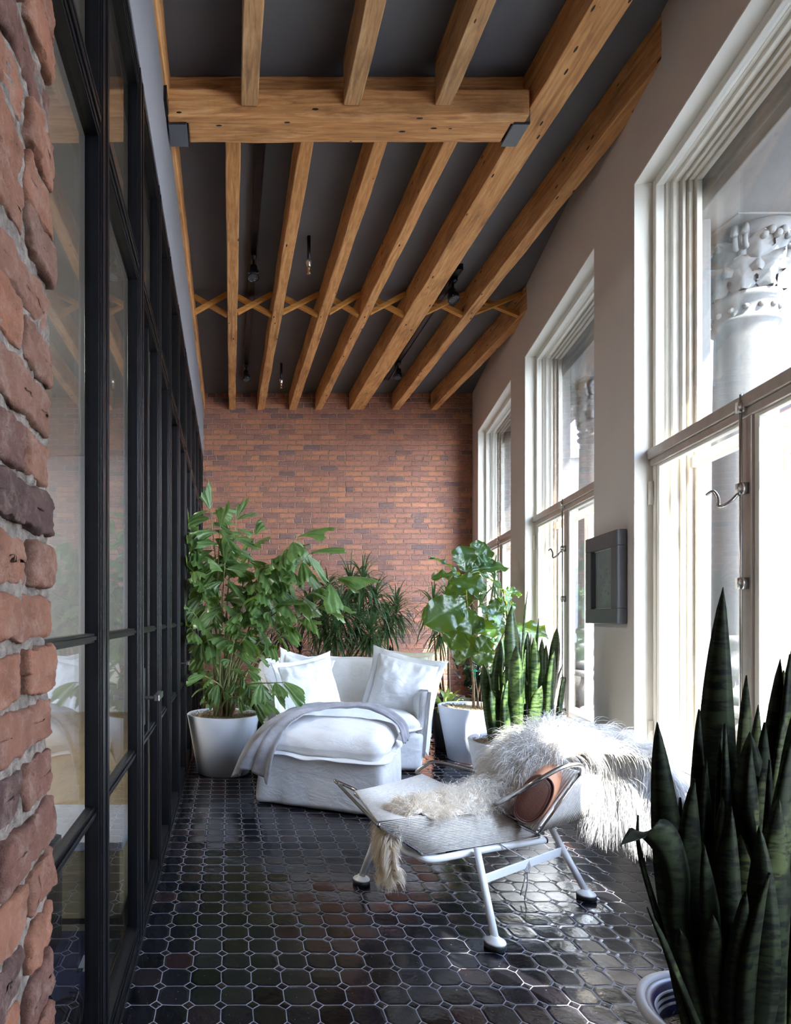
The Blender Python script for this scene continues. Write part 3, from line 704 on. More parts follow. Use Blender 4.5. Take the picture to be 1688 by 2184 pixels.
# ottoman, turned about 24 degrees
OA = math.radians(-24); OX, OY = V((math.cos(OA), math.sin(OA), 0)), V((-math.sin(OA), math.cos(OA), 0)); OO = V((.19, 3.965, 0))
def ott(a, b, z): return OO + OX * a + OY * b + V((0, 0, z))
WO, DO = .80, .72
r = empty('ottoman', ott(WO / 2, DO / 2, 0), 'white linen slipcovered ottoman in front of the round-backed armchair', 'ottoman'); O = r.location
m = MB()
def skirt(p):
    k = 1 - p.z / .34
    x, y = p.x, p.y
    ang = math.atan2(y, x); w = .010 * k * math.sin(ang * 9 + 2 * math.sin(ang * 3)) + .012 * k
    q = V((x * (1 + w * 1.5 + .02 * k), y * (1 + w * 1.5 + .02 * k), p.z + .004))
    q = soft(q, .008, 7, 3)
    return ott(WO / 2 + q.x, DO / 2 + q.y, max(.003, q.z))
m.rbox(WO, DO, .34, .035, 30, skirt).build('skirt_cover', M['white_fab'], r, O, weld=True)
def cushion(name, par, org, w, d, h, place, mat, seed, flange=.03, crown=.05, wr=.012, n=44, flz=.35):
    """boxy down cushion with a flat flange round its lower edge"""
    def P(p):
        x, y = p.x / (w / 2), p.y / (d / 2)
        ez = max(0, (1 - abs(x) ** 2.6)) * max(0, (1 - abs(y) ** 2.6))
        z = p.z + (crown * ez if p.z > h * .5 else -.004 * ez)
        pinch = 1 - .035 * (1 - ez) * abs((p.z / h) - .5) * 2
        q = V((p.x * pinch, p.y * pinch, z)); q = soft(q, wr, 5.5, seed); q = soft(q, wr * .35, 16, seed + 4)
        return place(q)
    o = MB().rbox(w, d, h, h * .45, n, P).build(name, M[mat], par, org, weld=True)
    if flange:
        m = MB(); K = 160
        def fp(u, v):
            a = u * 2 * PI; c, s = math.cos(a), math.sin(a); e = 7.0
            k = (abs(c) ** e + abs(s) ** e) ** (-1 / e)
            t = -.01 + (flange + .01) * v
            x, y = c * k * (w / 2 + t), s * k * (d / 2 + t)
            z = h * flz + .006 * math.sin(a * 11 + seed) * v + .01 * noise.noise(V((x * 6, y * 6, seed)))
            q = V((x, y, z - .012 * v)); q = soft(q, wr, 5.5, seed)
            return place(q)
        m.grid(fp, K, 3); m.build('flange', M[mat], o, org, thick=.006)
    return o
cushion('top_cushion', r, O, WO + .0, DO + .02, .15, lambda q: ott(WO / 2 + q.x, DO / 2 + q.y, .335 + q.z - .02), 'white_fab', 5, flange=.035, crown=.055, flz=.18)

# armchair
AC = V((.965, 4.68, 0)); AW, AD = 1.20, .86
r = empty('armchair', AC + V((0, AD / 2, 0)), 'wide white linen slipcovered armchair with a curved back', 'armchair'); O = r.location
AR = math.radians(4)
def arm_(x, y, z):                # x from centre, y from the front
    return AC + V((x * math.cos(AR) - y * math.sin(AR), x * math.sin(AR) + y * math.cos(AR), z))
def ask(p):
    k = 1 - p.z / .30; ang = math.atan2(p.y, p.x); w = .008 * math.sin(ang * 12 + math.sin(ang * 4)) * k
    q = V((p.x * (1 + w - .03 * k), p.y * (1 + w), p.z + .004)); q = soft(q, .008, 6, 13)
    return arm_(q.x, q.y + AD / 2, max(.003, q.z))
MB().rbox(AW - .04, AD - .02, .31, .05, 30, ask).build('skirt_cover', M['white_fab'], r, O, weld=True)
cushion('seat_cushion', r, O, AW - .13, AD - .10, .15, lambda q: arm_(q.x, q.y + AD / 2 - .07, q.z + .295), 'white_fab', 23, flange=.035, crown=.05, flz=.35)
# shell: back and arms as one curved wall, split in three parts
def shell(name, t0, t1, seed):
    m = MB()
    def top(t):                    # t -1..1 around the U
        a = abs(t); return .60 + .22 * max(0, min(1, (.66 - a) / .26)) ** .8 * 1.0 - .02 * math.sin(a * 3)
    def path(t, z, off):
        a = abs(t); s = 1 if t > 0 else -1
        fl = .06 * (z / .6)         # flare outwards with height
        hx, hy = AW / 2, AD
        if a > .55:                # arm
            k = (a - .55) / .45; x = hx; y = hy * (.80 - .76 * k); n = V((1, 0, 0))
        else:
            ang = (a / .55) * PI / 2; x = hx * math.sin(ang) ** .72; y = hy * .80 + hy * .20 * math.cos(ang) ** .9
            n = V((math.sin(ang) ** .9, math.cos(ang) ** .9, 0)).normalized()
        p = V((x, y, 0)) + n * (fl + off); p.x *= s
        return p
    def P(u, v):
        t = t0 + (t1 - t0) * u; H = top(t)
        # v: 0 outer bottom, .45 outer top, .55 inner top, 1 inner bottom
        if v < .42: z = .12 + (H - .12) * (v / .42); off = 0
        elif v < .58: k = (v - .42) / .16; z = H + .028 * math.sin(k * PI); off = -.055 + .055 * math.cos(k * PI)
        else: k = (v - .58) / .42; z = H - (H - .26) * k; off = -.11 - .012 * math.sin(k * PI)
        e = min(u, 1 - u) * abs(t1 - t0)
        q = path(t, z, off); q.z = z
        q = soft(q, .010, 6, seed); q = soft(q, .004, 17, seed + 2)
        return arm_(q.x, q.y, q.z)
    nu = int(90 * abs(t1 - t0)); m.grid(P, nu, 36)
    k = len(m.v); w = nu + 1
    m.f.append(tuple(j * w for j in range(37))); m.f.append(tuple(j * w + nu for j in range(37))[::-1])
    o = m.build(name, M['white_fab'], r, O)
    f = MB()
    def E(u, v):
        t = t0 + (t1 - t0) * u; H = top(t); q = path(t, H, -.055); q.z = H + .022 + .018 * v
        q = soft(q, .010, 6, seed); q = soft(q, .004, 17, seed + 2); return arm_(q.x, q.y, q.z)
    f.grid(E, nu, 2)
    if abs(t0) == 1 or abs(t1) == 1:
        te = t0 if abs(t0) == 1 else t1
        def E2(u, v):
            H = top(te); z = .12 + (H - .09) * u; q = path(te, z, -.055); q.z = z; q.y -= .0 + .02 * v; q.x += (.015 * v) * (1 if te > 0 else -1)
            return arm_(q.x, q.y, q.z)
        f.grid(E2, 24, 2)
    f.build('flange', M['white_fab'], o, O, thick=.005)
shell('backrest', -.55, .55, 31); shell('arm', -1, -.552, 37); shell('arm', .552, 1, 41)

def pillow(loc, w, h, thick, face, roll, label, mat, seed, dent=0.0, flange=.04):
    """face: direction the front looks, roll: turn in its plane"""
    f = V(face).normalized(); rr = V((0, 0, 1)).cross(f).normalized(); uu = f.cross(rr)
    c, s = math.cos(roll), math.sin(roll); rx, ux = rr * c + uu * s, uu * c - rr * s
    r = empty('cushion', loc, label, 'cushion', 'cushions on the armchair'); L = V(loc); m = MB(); n = 40
    def outline(x, y):
        k = 1 - .07 * (1 - abs(y) ** 2) * abs(x) ** 4; l = 1 - .07 * (1 - abs(x) ** 2) * abs(y) ** 4
        return x * k, y * l
    for sg in (1, -1):
        def P(u, v, sg=sg):
            x, y = u * 2 - 1, v * 2 - 1
            if sg < 0: x = -x
            ox, oy = outline(x, y)
            t = thick / 2 * (max(0, 1 - x * x) ** .45) * (max(0, 1 - y * y) ** .45)
            t *= 1 - dent * math.exp(-((x - .1) ** 2 * 3 + (y - .8) ** 2 * 4))
            wr = .010 * noise.noise(V((ox * 2.2, oy * 2.2, seed))) + .005 * noise.noise(V((ox * 6, oy * 3.4, seed + 3))) * (1 + abs(x * y) * 2)
            q = L + rx * (ox * w / 2) + ux * (oy * h / 2) + f * (sg * t + wr * (1 if t > .01 else .3)) 
            return q + V((0, 0, -.02 * (1 - y) * (x * x)))
        m.grid(P, n, n)
    o = m.build('cover', M[mat], r, L, weld=True)
    g = MB()
    def G(u, v):
        a = u * 4; k = int(a) % 4; q = (a - int(a)) * 2 - 1
        x, y = ((q, -1), (1, q), (-q, 1), (-1, -q))[k]
        e = 1 - .02 + v * (flange / (w / 2) + .02); ox, oy = outline(x, y); cor = 1 + .04 * v * abs(q) ** 6
        wv = .012 * v * math.sin(u * 34 + seed) + .010 * v * noise.noise(V((ox * 4, oy * 4, seed)))
        return L + rx * (ox * w / 2 * e * cor) + ux * (oy * h / 2 * e * cor) + f * wv + V((0, 0, -.02 * (1 - y) * (x * x)))
    g.grid(G, 128, 3); g.build('flange', M[mat], o, L, thick=.004)
    return r
pillow((.655, 4.98, .635), .45, .43, .17, (.25, -1, .28), math.radians(10), 'white square cushion with flanged edge at the left of the armchair', 'pillow_fab', 2)
pillow((.62, 5.16, .66), .40, .40, .12, (.15, -1, .1), math.radians(-14), 'white cushion mostly hidden behind the left front cushion', 'pillow_fab', 5)
pillow((1.43, 5.02, .64), .50, .48, .18, (-.32, -1, .38), math.radians(-13), 'large creamy white cushion with wide flange at the right of the armchair', 'pillow_fab', 9, dent=.5, flange=.05)
pillow((1.50, 5.26, .68), .42, .42, .10, (-.25, -1, .1), math.radians(-4), 'cream linen cushion tucked behind the large right cushion', 'cream_fab', 14)

# knitted blanket
gd = [
 [ott(-.12, .50, .20), ott(-.07, .50, .36), ott(.04, .56, .50), ott(.22, .66, .545), ott(.45, .72, .555), ott(.68, .74, .54), ott(.84, .68, .46), ott(.875, .64, .36)],
 [ott(-.17, .12, .095), ott(-.09, .16, .34), ott(.03, .32, .49), ott(.22, .52, .550), ott(.44, .60, .562), ott(.66, .63, .55), ott(.83, .60, .46), ott(.875, .57, .35)],
 [ott(-.06, -.045, .20), ott(.02, -.03, .38), ott(.10, .20, .505), ott(.24, .42, .545), ott(.44, .53, .562), ott(.65, .56, .55), ott(.82, .54, .46), ott(.870, .51, .345)],
 [ott(.14, -.075, .125), ott(.17, -.055, .36), ott(.20, .10, .50), ott(.29, .34, .545), ott(.45, .46, .562), ott(.64, .50, .55), ott(.81, .49, .46), ott(.862, .46, .34)]]
gd = [bez(g, 70) for g in gd]
m = MB()
def blk(u, v):
    i = min(70, int(round(u * 70))); c = bez([g[i] for g in gd], 60) if False else None
    P = [g[i] for g in gd]; pts = [P[0] * 2 - P[1]] + P + [P[-1] * 2 - P[-2]]; t = v * 3; k = min(2, int(t)); t -= k; a, b, c, d = pts[k:k + 4]
    p = .5 * ((2 * b) + (c - a) * t + (2 * a - 5 * b + 4 * c - d) * t * t + (3 * b - a - 3 * c + d) * t ** 3)
    hang = max(0, 1 - u * 3.2); top = min(1, u * 4)
    fold = math.sin(v * 21 + 2 * u) * .036 * hang + math.sin(v * 37 + 5 * u + 1) * .008 * (hang + .25)
    out = -OX * .75 - OY * .65
    p = p + out * (abs(fold) + fold * .5) * (1 if hang > 0 else 0) + V((0, 0, 1)) * (.030 + .010 * math.sin(v * 16 + 6 * u) * top + .006 * noise.noise(p * 14))
    return p
m.grid(blk, 70, 72); 
r = empty('knitted_blanket', ott(.3, .4, .5), 'light grey knitted blanket draped over the left side of the ottoman', 'blanket')
bo = m.build('blanket_cloth', M['knit'], r, r.location, thick=.008)
rb = MB()
def hem(fn, n):
    for k in range(n):
        a, b = fn(k / n); rb.tube([a, b], .0032, 5, False)
hem(lambda t: (blk(0, t), blk(.075, t)), 90)
hem(lambda t: (blk(t, 1), blk(t, .90)), 120)
rb.build('ribbed_hem', M['knit'], bo, r.location)

# ------------------------------------------------------------------ pots and plants
def pot(c, rt, rb_, h, label, name='potted_plant', mat='pot', cat='potted plant', mossy=True, moss_z=None, group='planters with plants'):
    r = empty(name, c, label, cat, group); L = V(c)
    MB().lathe([(0, 0), (rb_ - .01, 0), (rb_, .008), (rt, h - .004), (rt - .004, h), (rt - .02, h), (rt - .024, h - .006), (rt - .05, h - .10), (0, h - .10)], c, 72).build('pot', M[mat], r, L)
    if mossy:
        mz = h - .03 if moss_z is None else moss_z; m = MB()
        m.grid(lambda u, v: L + V(((rt - .024) * v * math.cos(u * 2 * PI), (rt - .024) * v * math.sin(u * 2 * PI), mz + .018 * noise.noise(V((u * 2 * PI and math.cos(u * 2 * PI) * v * 4, math.sin(u * 2 * PI) * v * 4, 1))) + .012 * (1 - v * v))), 48, 12)
        rr = random.Random(int(c[0] * 1000))
        for _ in range(650):
            a, q = rr.uniform(0, 2 * PI), (rt - .03) * rr.random() ** .5; p = L + V((q * math.cos(a), q * math.sin(a), mz + .012)); b = rr.uniform(0, 2 * PI); l = rr.uniform(.012, .03)
            m.tube([p, p + V((math.cos(b) * l * .6, math.sin(b) * l * .6, rr.uniform(.006, .02))), p + V((math.cos(b + 1) * l, math.sin(b + 1) * l, rr.uniform(-.004, .012)))], .0011, 3, False)
        m.build('moss', M['moss'], r, L)
    return r

def strap(m, base, tip, w, side, curl=0, n=12, cup=.25, bend=V((0, 0, 0)), taper=.75, thick=.0035, twist=0):
    """sword leaf with a cupped cross-section and real thickness"""
    base, tip = V(base), V(tip); mid = (base + tip) / 2 + bend; side = V(side).normalized()
    vs = []; K = 5
    for i in range(n + 1):
        t = i / n; p = base * (1 - t) ** 2 + mid * 2 * t * (1 - t) + tip * t * t
        d = ((mid - base) * (1 - t) + (tip - mid) * t).normalized(); s = (side - d * side.dot(d)).normalized(); nn = d.cross(s)
        if twist: s, nn = s * math.cos(twist * t) + nn * math.sin(twist * t), nn * math.cos(twist * t) - s * math.sin(twist * t)
        ww = w / 2 * (.62 + .38 * math.sin(min(1, t / .45) * PI / 2)) * (max(.0, 1 - max(0, (t - taper) / (1 - taper)) ** 1.7) ** .8 if t > taper else 1) + .0006
        for k in range(K):
            x = (k / (K - 1)) * 2 - 1; vs.append(p + s * (ww * x) + nn * (cup * ww * x * x * (1 - .3 * t)))
        for k in range(K - 2, 0, -1):
            x = (k / (K - 1)) * 2 - 1; vs.append(p + s * (ww * x) + nn * (cup * ww * x * x * (1 - .3 * t) - thick * (1 - x * x) - .0003))
    Q = 2 * K - 2
    fs = [(i * Q + k, i * Q + (k + 1) % Q, (i + 1) * Q + (k + 1) % Q, (i + 1) * Q + k) for i in range(n) for k in range(Q)] + [tuple(range(Q))[::-1], tuple(n * Q + k for k in range(Q))]
    m.add(vs, fs)

def blade(m, base, d0, length, w, droop, n=7, fold=.25):
    """thin arching leaf"""
    p = V(base); d = V(d0).normalized(); vs = []; st = length / n
    for i in range(n + 1):
        t = i / n; s = d.cross(V((0, 0, 1))); s = s.normalized() if s.length > .05 else V((1, 0, 0)); u = s.cross(d)
        ww = w / 2 * (math.sin(PI * (t * .86 + .14)) ** .6 if t < .97 else .06) * (1 - .25 * t)
        vs += [p - s * ww + u * ww * fold, p.copy(), p + s * ww + u * ww * fold]
        p = p + d * st; d = (d + V((0, 0, -droop / n * (1 + t)))).normalized()
    m.add(vs, [(i * 3 + k, i * 3 + k + 1, i * 3 + k + 4, i * 3 + k + 3) for i in range(n) for k in range(2)])

# fishtail palm in the left pot
PC = V((-.045, 4.76, 0)); rnd = random.Random(11)
r = pot(PC, .285, .205, .46, 'tall fishtail palm in a pale grey tapered pot beside the glass partition'); L = PC
lf, st, rc = MB(), MB(), MB()
def fishleaf(p, d, nrm, l, w, sd):
    """wedge-shaped leaflet with a ragged end"""
    d = d.normalized(); s = d.cross(nrm).normalized(); u = s.cross(d)
    n = 8; K = 13; vs = []
    for i in range(n + 1):
        t = i / n; droop = -.28 * l * t * t
        for k in range(K):
            x = k / (K - 1) * 2 - 1
            ww = w / 2 * (.10 + .90 * t ** .85) if t < .75 else w / 2 * (.10 + .90 * .75 ** .85) * (1 - .18 * (t - .75) / .25)
            jag = (.20 * l * (noise.noise(V((x * 3.1, sd, 0))) + .55 * (abs(((x * 4.3 + sd) % 2) - 1))) * max(0, (t - .45) / .55)) - .30 * l * (x * (1 if sd % 1 > .5 else -1) + .6) ** 1.0 * t * t * .8
            q = p + d * (l * t + jag) + s * (ww * x) + u * (-.20 * ww * abs(x) + .012 * math.sin(x * 9 + sd) * t) + V((0, 0, droop))
            vs.append(q)
    lf.add(vs, [(i * K + k, i * K + k + 1, (i + 1) * K + k + 1, (i + 1) * K + k) for i in range(n) for k in range(K - 1)])
def frond(base, ctrl, tip, nl, size, start=.5, seed=0):
    rr = random.Random(seed); pts = bez([base, ctrl, tip], 20) ; st.tube(pts, [.0085 * (1 - .75 * i / 20) + .0008 for i in range(21)], 7)
    for k in range(nl):
        t = start + (1 - start) * (k + .4) / nl; i = min(19, int(t * 20)); f = t * 20 - i
        p = pts[i].lerp(pts[i + 1], f); d = (pts[i + 1] - pts[i]).normalized(); s = d.cross(V((0, 0, 1))).normalized() if abs(d.z) < .98 else V((1, 0, 0))
        sg = 1 if k % 2 else -1; dd = s * sg * rr.uniform(.5, 1) + d * rr.uniform(.2, .8) + V((rr.uniform(-.3, .3), rr.uniform(-.5, .2), rr.uniform(-.75, .05)))
        l = size * rr.uniform(.75, 1.2); nrm = V((rr.uniform(-.6, .6), rr.uniform(-1.3, -.3), .6)).normalized()
        stm = p + dd.normalized() * l * .12; st.tube([p, stm], .002, 4, False)
        fishleaf(stm, dd + V((0, 0, -.25)), nrm, l, l * rr.uniform(.62, 1.0), rr.uniform(0, 50))
    fishleaf(pts[-1], pts[-1] - pts[-3] + V((0, 0, -.4 * (pts[-1] - pts[-3]).length)), V((0, -.5, 1)).normalized(), size * 1.25, size * .9, rnd.uniform(0, 9))
FR = [
 (448, 1085, 4.70, 15, .19, 1.0), (505, 1105, 4.85, 12, .17, .9), (405, 1125, 4.72, 13, .19, .9), (545, 1140, 4.9, 7, .15, .7), (470, 1120, 4.65, 10, .18, .9),
 (635, 1145, 4.5, 15, .22, 1.1), (662, 1180, 4.45, 9, .21, 1.0), (722, 1232, 4.4, 13, .20, .8), (690, 1290, 4.45, 7, .17, .6), (600, 1190, 4.6, 12, .19, .8), (570, 1245, 4.5, 11, .19, .7),
 (410, 1215, 4.6, 9, .18, .7), (408, 1300, 4.5, 8, .17, .5), (404, 1335, 4.55, 8, .16, .4), (480, 1200, 4.6, 11, .18, .7), (520, 1290, 4.45, 9, .17, .5), (470, 1280, 4.5, 7, .16, .5),
 (608, 1455, 4.35, 9, .16, .5), (435, 1440, 4.55, 6, .13, .3), (530, 1425, 4.5, 5, .12, .2), (552, 1490, 4.42, 3, .13, .4), (640, 1325, 4.5, 4, .12, .3), (590, 1290, 4.5, 9, .17, .5), (540, 1230, 4.7, 10, .17, .6), (420, 1180, 4.8, 9, .17, .6), (500, 1365, 4.5, 4, .12, .2)]
for k, (x, y, Y, nl, sz, bow) in enumerate(FR):
    tip = at(x, y, Y); b = PC + V((rnd.uniform(-.08, .08), rnd.uniform(-.07, .07), .44))
    mid = b.lerp(tip, .52); mid.z += .16 * bow; mid.x = b.x + (tip.x - b.x) * .36; mid.y = b.y + (tip.y - b.y) * .4
    if mid.x < -.30: mid.x = -.30
    frond(b, mid, tip, nl, sz, .60 if y < 1260 else (.5 if y < 1380 else .4), 100 + k)
for k in range(9):
    b = PC + V((rnd.uniform(-.07, .07), rnd.uniform(-.07, .07), .42)); rc.tube(bez([b, b + V((rnd.uniform(-.03, .03), rnd.uniform(-.03, .03), .12)), b + V((rnd.uniform(-.07, .07), rnd.uniform(-.05, .05), rnd.uniform(.22, .36)))], 8), [.015 - .0011 * i for i in range(9)], 8)
for m_ in (lf, st):
    for p in m_.v:
        if p.x < -.318: p.x = -.318 + (p.x + .318) * .04
lf.build('foliage', M['palm'], r, L); st.build('stem', M['cane'], r, L); rc.build('cane_base', M['redcane'], r, L)

# fiddle-leaf fig
FC = V((2.08, 5.16, 0)); r = pot(FC, .285, .205, .46, 'fiddle-leaf fig with big round leaves in a pale grey pot beside the armchair'); L = FC
lf, st, sk = MB(), MB(), MB()
def figleaf(base, tip, w, facing, sd, curl=.18):
    base, tip = V(base), V(tip); d = tip - base; l = d.length; d.normalize(); f = V(facing).normalized(); s = d.cross(f).normalized(); n_ = s.cross(d)
    NU, NV = 12, 18; vs = []; rib = []
    for j in range(NV + 1):
        t = j / NV; ww = w / 2 * (math.sin(PI * min(1, t ** 1.25 * .93 + .045)) ** .62) * (.74 + .30 * t) if 0 < t < 1 else .002
        for i in range(NU + 1):
            x = i / NU * 2 - 1
            z = -curl * l * (t - .35) ** 2 * 1.6 + .16 * ww * abs(x) + .018 * math.sin(t * 19 + sd + x * 2) * abs(x) ** 2 + .010 * noise.noise(V((x * 3, t * 6, sd)))
            vs.append(base + d * (l * t) + s * (ww * x) + n_ * z)
            rib.append(1.0 if abs(x) < .05 else max(0, 1 - abs(((t * 7 - abs(x) * 1.3) % 1) - .5) * 9) * .8)
    W_ = NU + 1
    lf.add(vs, [(j * W_ + i, j * W_ + i + 1, (j + 1) * W_ + i + 1, (j + 1) * W_ + i) for j in range(NV) for i in range(NU)], rib=rib)
def Z1(zx, zy, Y): return at(840 + zx / 3.767, 1120 + zy / 3.767, Y)
FL = [((560, 420), (320, 230), 95, 5.0, .05, (-.3, -.2, 1)), ((545, 400), (310, 405), 120, 4.95, 0, (-.1, -.5, .8)), ((590, 380), (545, 160), 190, 5.1, .05, (.1, -1, .1)), ((640, 360), (735, 125), 190, 5.3, .1, (.1, -.9, .3)), ((600, 380), (935, 310), 120, 5.15, .1, (.05, -.6, .8)),
 ((450, 440), (755, 500), 190, 4.9, -.08, (.1, -.9, .6)), ((590, 600), (268, 790), 270, 4.85, -.05, (-.1, -1, .15)), ((585, 560), (420, 500), 210, 5.0, .1, (-.2, -.9, .2)), ((590, 670), (640, 880), 200, 4.9, -.04, (0, -1, .1)), ((690, 640), (880, 780), 150, 4.92, -.08, (.2, -.7, .8)),
 ((905, 800), (690, 850), 170, 4.9, -.08, (0, -.8, .7)), ((560, 820), (460, 990), 200, 4.95, 0, (-.2, -1, .1)), ((620, 860), (590, 1060), 150, 5.0, 0, (0, -1, .05)), ((770, 880), (690, 1010), 150, 4.95, 0, (.1, -1, .15)), ((760, 940), (690, 1130), 180, 5.0, .05, (.1, -1, 0)),
 ((690, 370), (985, 600), 120, 5.1, .0, (.4, -.5, .9)), ((930, 790), (1285, 880), 170, 4.75, -.2, (.1, -.7, .75)), ((880, 520), (960, 760), 130, 5.0, .0, (.7, -.8, .2)), ((820, 590), (790, 730), 140, 5.15, .1, (0, -.9, .4)), ((820, 1090), (790, 1200), 110, 5.1, .1, (.2, -1, 0)),
 ((510, 980), (560, 1120), 120, 5.1, .1, (0, -1, .1)), ((870, 600), (800, 640), 110, 5.2, .1, (0, -.6, .8)), ((900, 840), (960, 1060), 150, 5.1, .1, (.3, -1, .1)), ((640, 560), (740, 640), 160, 5.2, .1, (0, -.7, .7)), ((860, 700), (930, 580), 140, 5.2, .1, (.1, -.8, .5)), ((600, 500), (500, 640), 180, 5.25, .1, (-.3, -.8, .4)), ((700, 900), (820, 1000), 150, 5.25, .1, (.2, -.9, .2)), ((900, 780), (760, 690), 150, 4.95, .0, (0, -.8, .5)), ((930, 820), (1080, 960), 150, 4.85, 0, (.2, -.8, .5)), ((900, 560), (1010, 520), 120, 5.05, .1, (.1, -.6, .7)), ((650, 380), (800, 260), 150, 5.2, .1, (.1, -.8, .4)), ((860, 840), (900, 1100), 150, 5.1, 0, (.1, -1, .1))]
top = Z1(575, 420, 5.12); br2 = Z1(920, 800, 5.0)
for k, (a, b, w, Y, dy, fc) in enumerate(FL):
    figleaf(Z1(*a, Y + .04), Z1(*b, Y + dy), w / 3.767 / 1290 * Y * 1.2, fc, k * 1.7)
    near = top if a[0] < 760 and a[1] < 600 else (br2 if a[0] > 800 else Z1(610, 800, 5.12))
    st.tube([near, near.lerp(Z1(*a, Y + .04), .6) + V((0, 0, .01)), Z1(*a, Y + .04)], .003, 5)
tb = FC + V((-.0, -.02, .42))
sk.tube(bez([tb, Z1(640, 1250, 5.13), Z1(610, 1000, 5.12), Z1(590, 700, 5.12), top], 20), [.013 - .0003 * i for i in range(21)], 8)
sk.tube(bez([tb + V((.03, .0, 0)), Z1(690, 1300, 5.12), Z1(800, 1050, 5.08), br2], 16), [.010 - .0003 * i for i in range(17)], 8).tube(bez([br2, Z1(900, 650, 5.0), Z1(880, 520, 5.0)], 10), .005, 6)
sk.tube([tb + V((.04, -.03, 0)), Z1(640, 1120, 5.08)], .004, 6).tube([tb + V((.06, -.01, 0)), Z1(700, 1130, 5.1)], .004, 6)
inside(lf, .01).build('foliage', M['fig'], r, L); st.build('leaf_stalk', M['cane'], r, L); sk.build('trunk', M['bark'], r, L)
g = MB(); p = Z1(648, 1190, 5.06)
for k in range(3): g.bar(p + V((-.006 + k * .006, -.012, .05 - k * .01)), p + V((.004 - k * .006, -.014, -.06 + k * .02)), .010, .002)
g.tube([p + V((0.022 * math.cos(a), .022 * math.sin(a), .02)) for a in [i * PI / 8 for i in range(17)]], .004, 5, False)
g.build('plant_tie', M['tag'], r, L)

# snake plant by the middle window
SC = V((1.765, 3.70, 0)); r = pot(SC, .285, .205, .46, 'snake plant with upright banded leaves in a pale grey pot behind the lounge chair'); L = SC
lf = MB(); rr = random.Random(5)
TP = [(722, 1112, 800, 1), (865, 925, 840, 1), (921, 1125, 870, 1), (950, 640, 1000, 1.3), (1075, 525, 1030, .35), (1078, 862, 1080, 1.2), (1170, 735, 1100, .35), (1192, 905, 1180, .7), (1312, 825, 1230, 1.1), (1356, 1122, 1290, .7), (1382, 1240, 1310, 1), (880, 1285, 850, 1.2), (893, 1380, 980, .9), (1188, 1290, 1120, 1.3), (1060, 1000, 1020, 1), (958, 1160, 960, 1), (1243, 1165, 1200, .9), (1140, 1000, 1150, 1.1), (1000, 860, 990, 1), (1362, 1215, 1300, .6), (915, 1250, 930, 1.1), (1040, 1180, 1040, 1.1), (1200, 1060, 1200, 1.2), (1100, 880, 1060, .5), (1150, 1450, 1110, 1.2), (1230, 1500, 1190, 1.1), (1270, 1300, 1240, 1.1), (1225, 960, 1210, .9), (1290, 1010, 1260, .9), (985, 960, 1010, 1.1), (1130, 900, 1130, .9), (1330, 1020, 1290, .7), (780, 1320, 850, .9), (1080, 1250, 1090, 1.2)]
for k, (x, y, bx, ww) in enumerate(TP):
    Y = 3.70 + rr.uniform(-.16, .18) if y < 1150 else 3.62 + rr.uniform(-.12, .05)
    b = Z1(bx, 1700, Y); b.z = .42; b.x = max(SC.x - .2, min(SC.x + .22, b.x)); t = Z1(x, y, Y + rr.uniform(-.05, .05))
    an = rr.uniform(-.7, .7); strap(lf, b, t, .066 * ww, (math.cos(an), math.sin(an), 0), n=16, cup=rr.uniform(.15, .5), bend=V((rr.uniform(-.04, .04), rr.uniform(-.03, .03), 0)), twist=rr.uniform(-.8, .8))
lf.build('foliage', M['snake'], r, L)

# big snake plant in the foreground
BC = V((1.145, 1.36, 0)); rr = random.Random(21)
r = empty('potted_plant', BC, 'large snake plant, leaves darkened for shade, in the near right corner of the picture, in a navy pot', 'potted plant', 'planters with plants'); L = BC
m = MB().lathe([(0, 0), (.125, 0), (.165, .285), (.185, .29), (.188, .305), (.168, .31), (.155, .30), (.150, .24), (.15, .20), (0, .20)], BC, 72); m.build('pot', M['potblue'], r, L)
MB().lathe([(.167, .300), (.176, .316), (.190, .314), (.192, .296), (.18, .29)], BC, 72).build('pot_rim', M['potrim'], r, L)
m = MB()
for z in (.285, .27, .255): m.lathe([(.1565 - (.305 - z) * .1, z), (.151 - (.305 - z) * .1, z + .003), (.1565 - (.305 - z) * .1, z + .006)], BC, 60)
m.build('pot_grooves', M['potrim'], r, L)
m = MB(); m.lathe([(0, .235), (.148, .23)], BC, 40)
for _ in range(500):
    a, q = rr.uniform(0, 2 * PI), .14 * rr.random() ** .5; p = BC + V((q * math.cos(a), q * math.sin(a), .235)); b = rr.uniform(0, 6.3)
    m.tube([p, p + V((math.cos(b) * .02, math.sin(b) * .02, .012)), p + V((math.cos(b + 1) * .035, math.sin(b + 1) * .035, .0))], .0012, 3, False)
m.build('moss', M['moss'], r, L)
lf = MB()
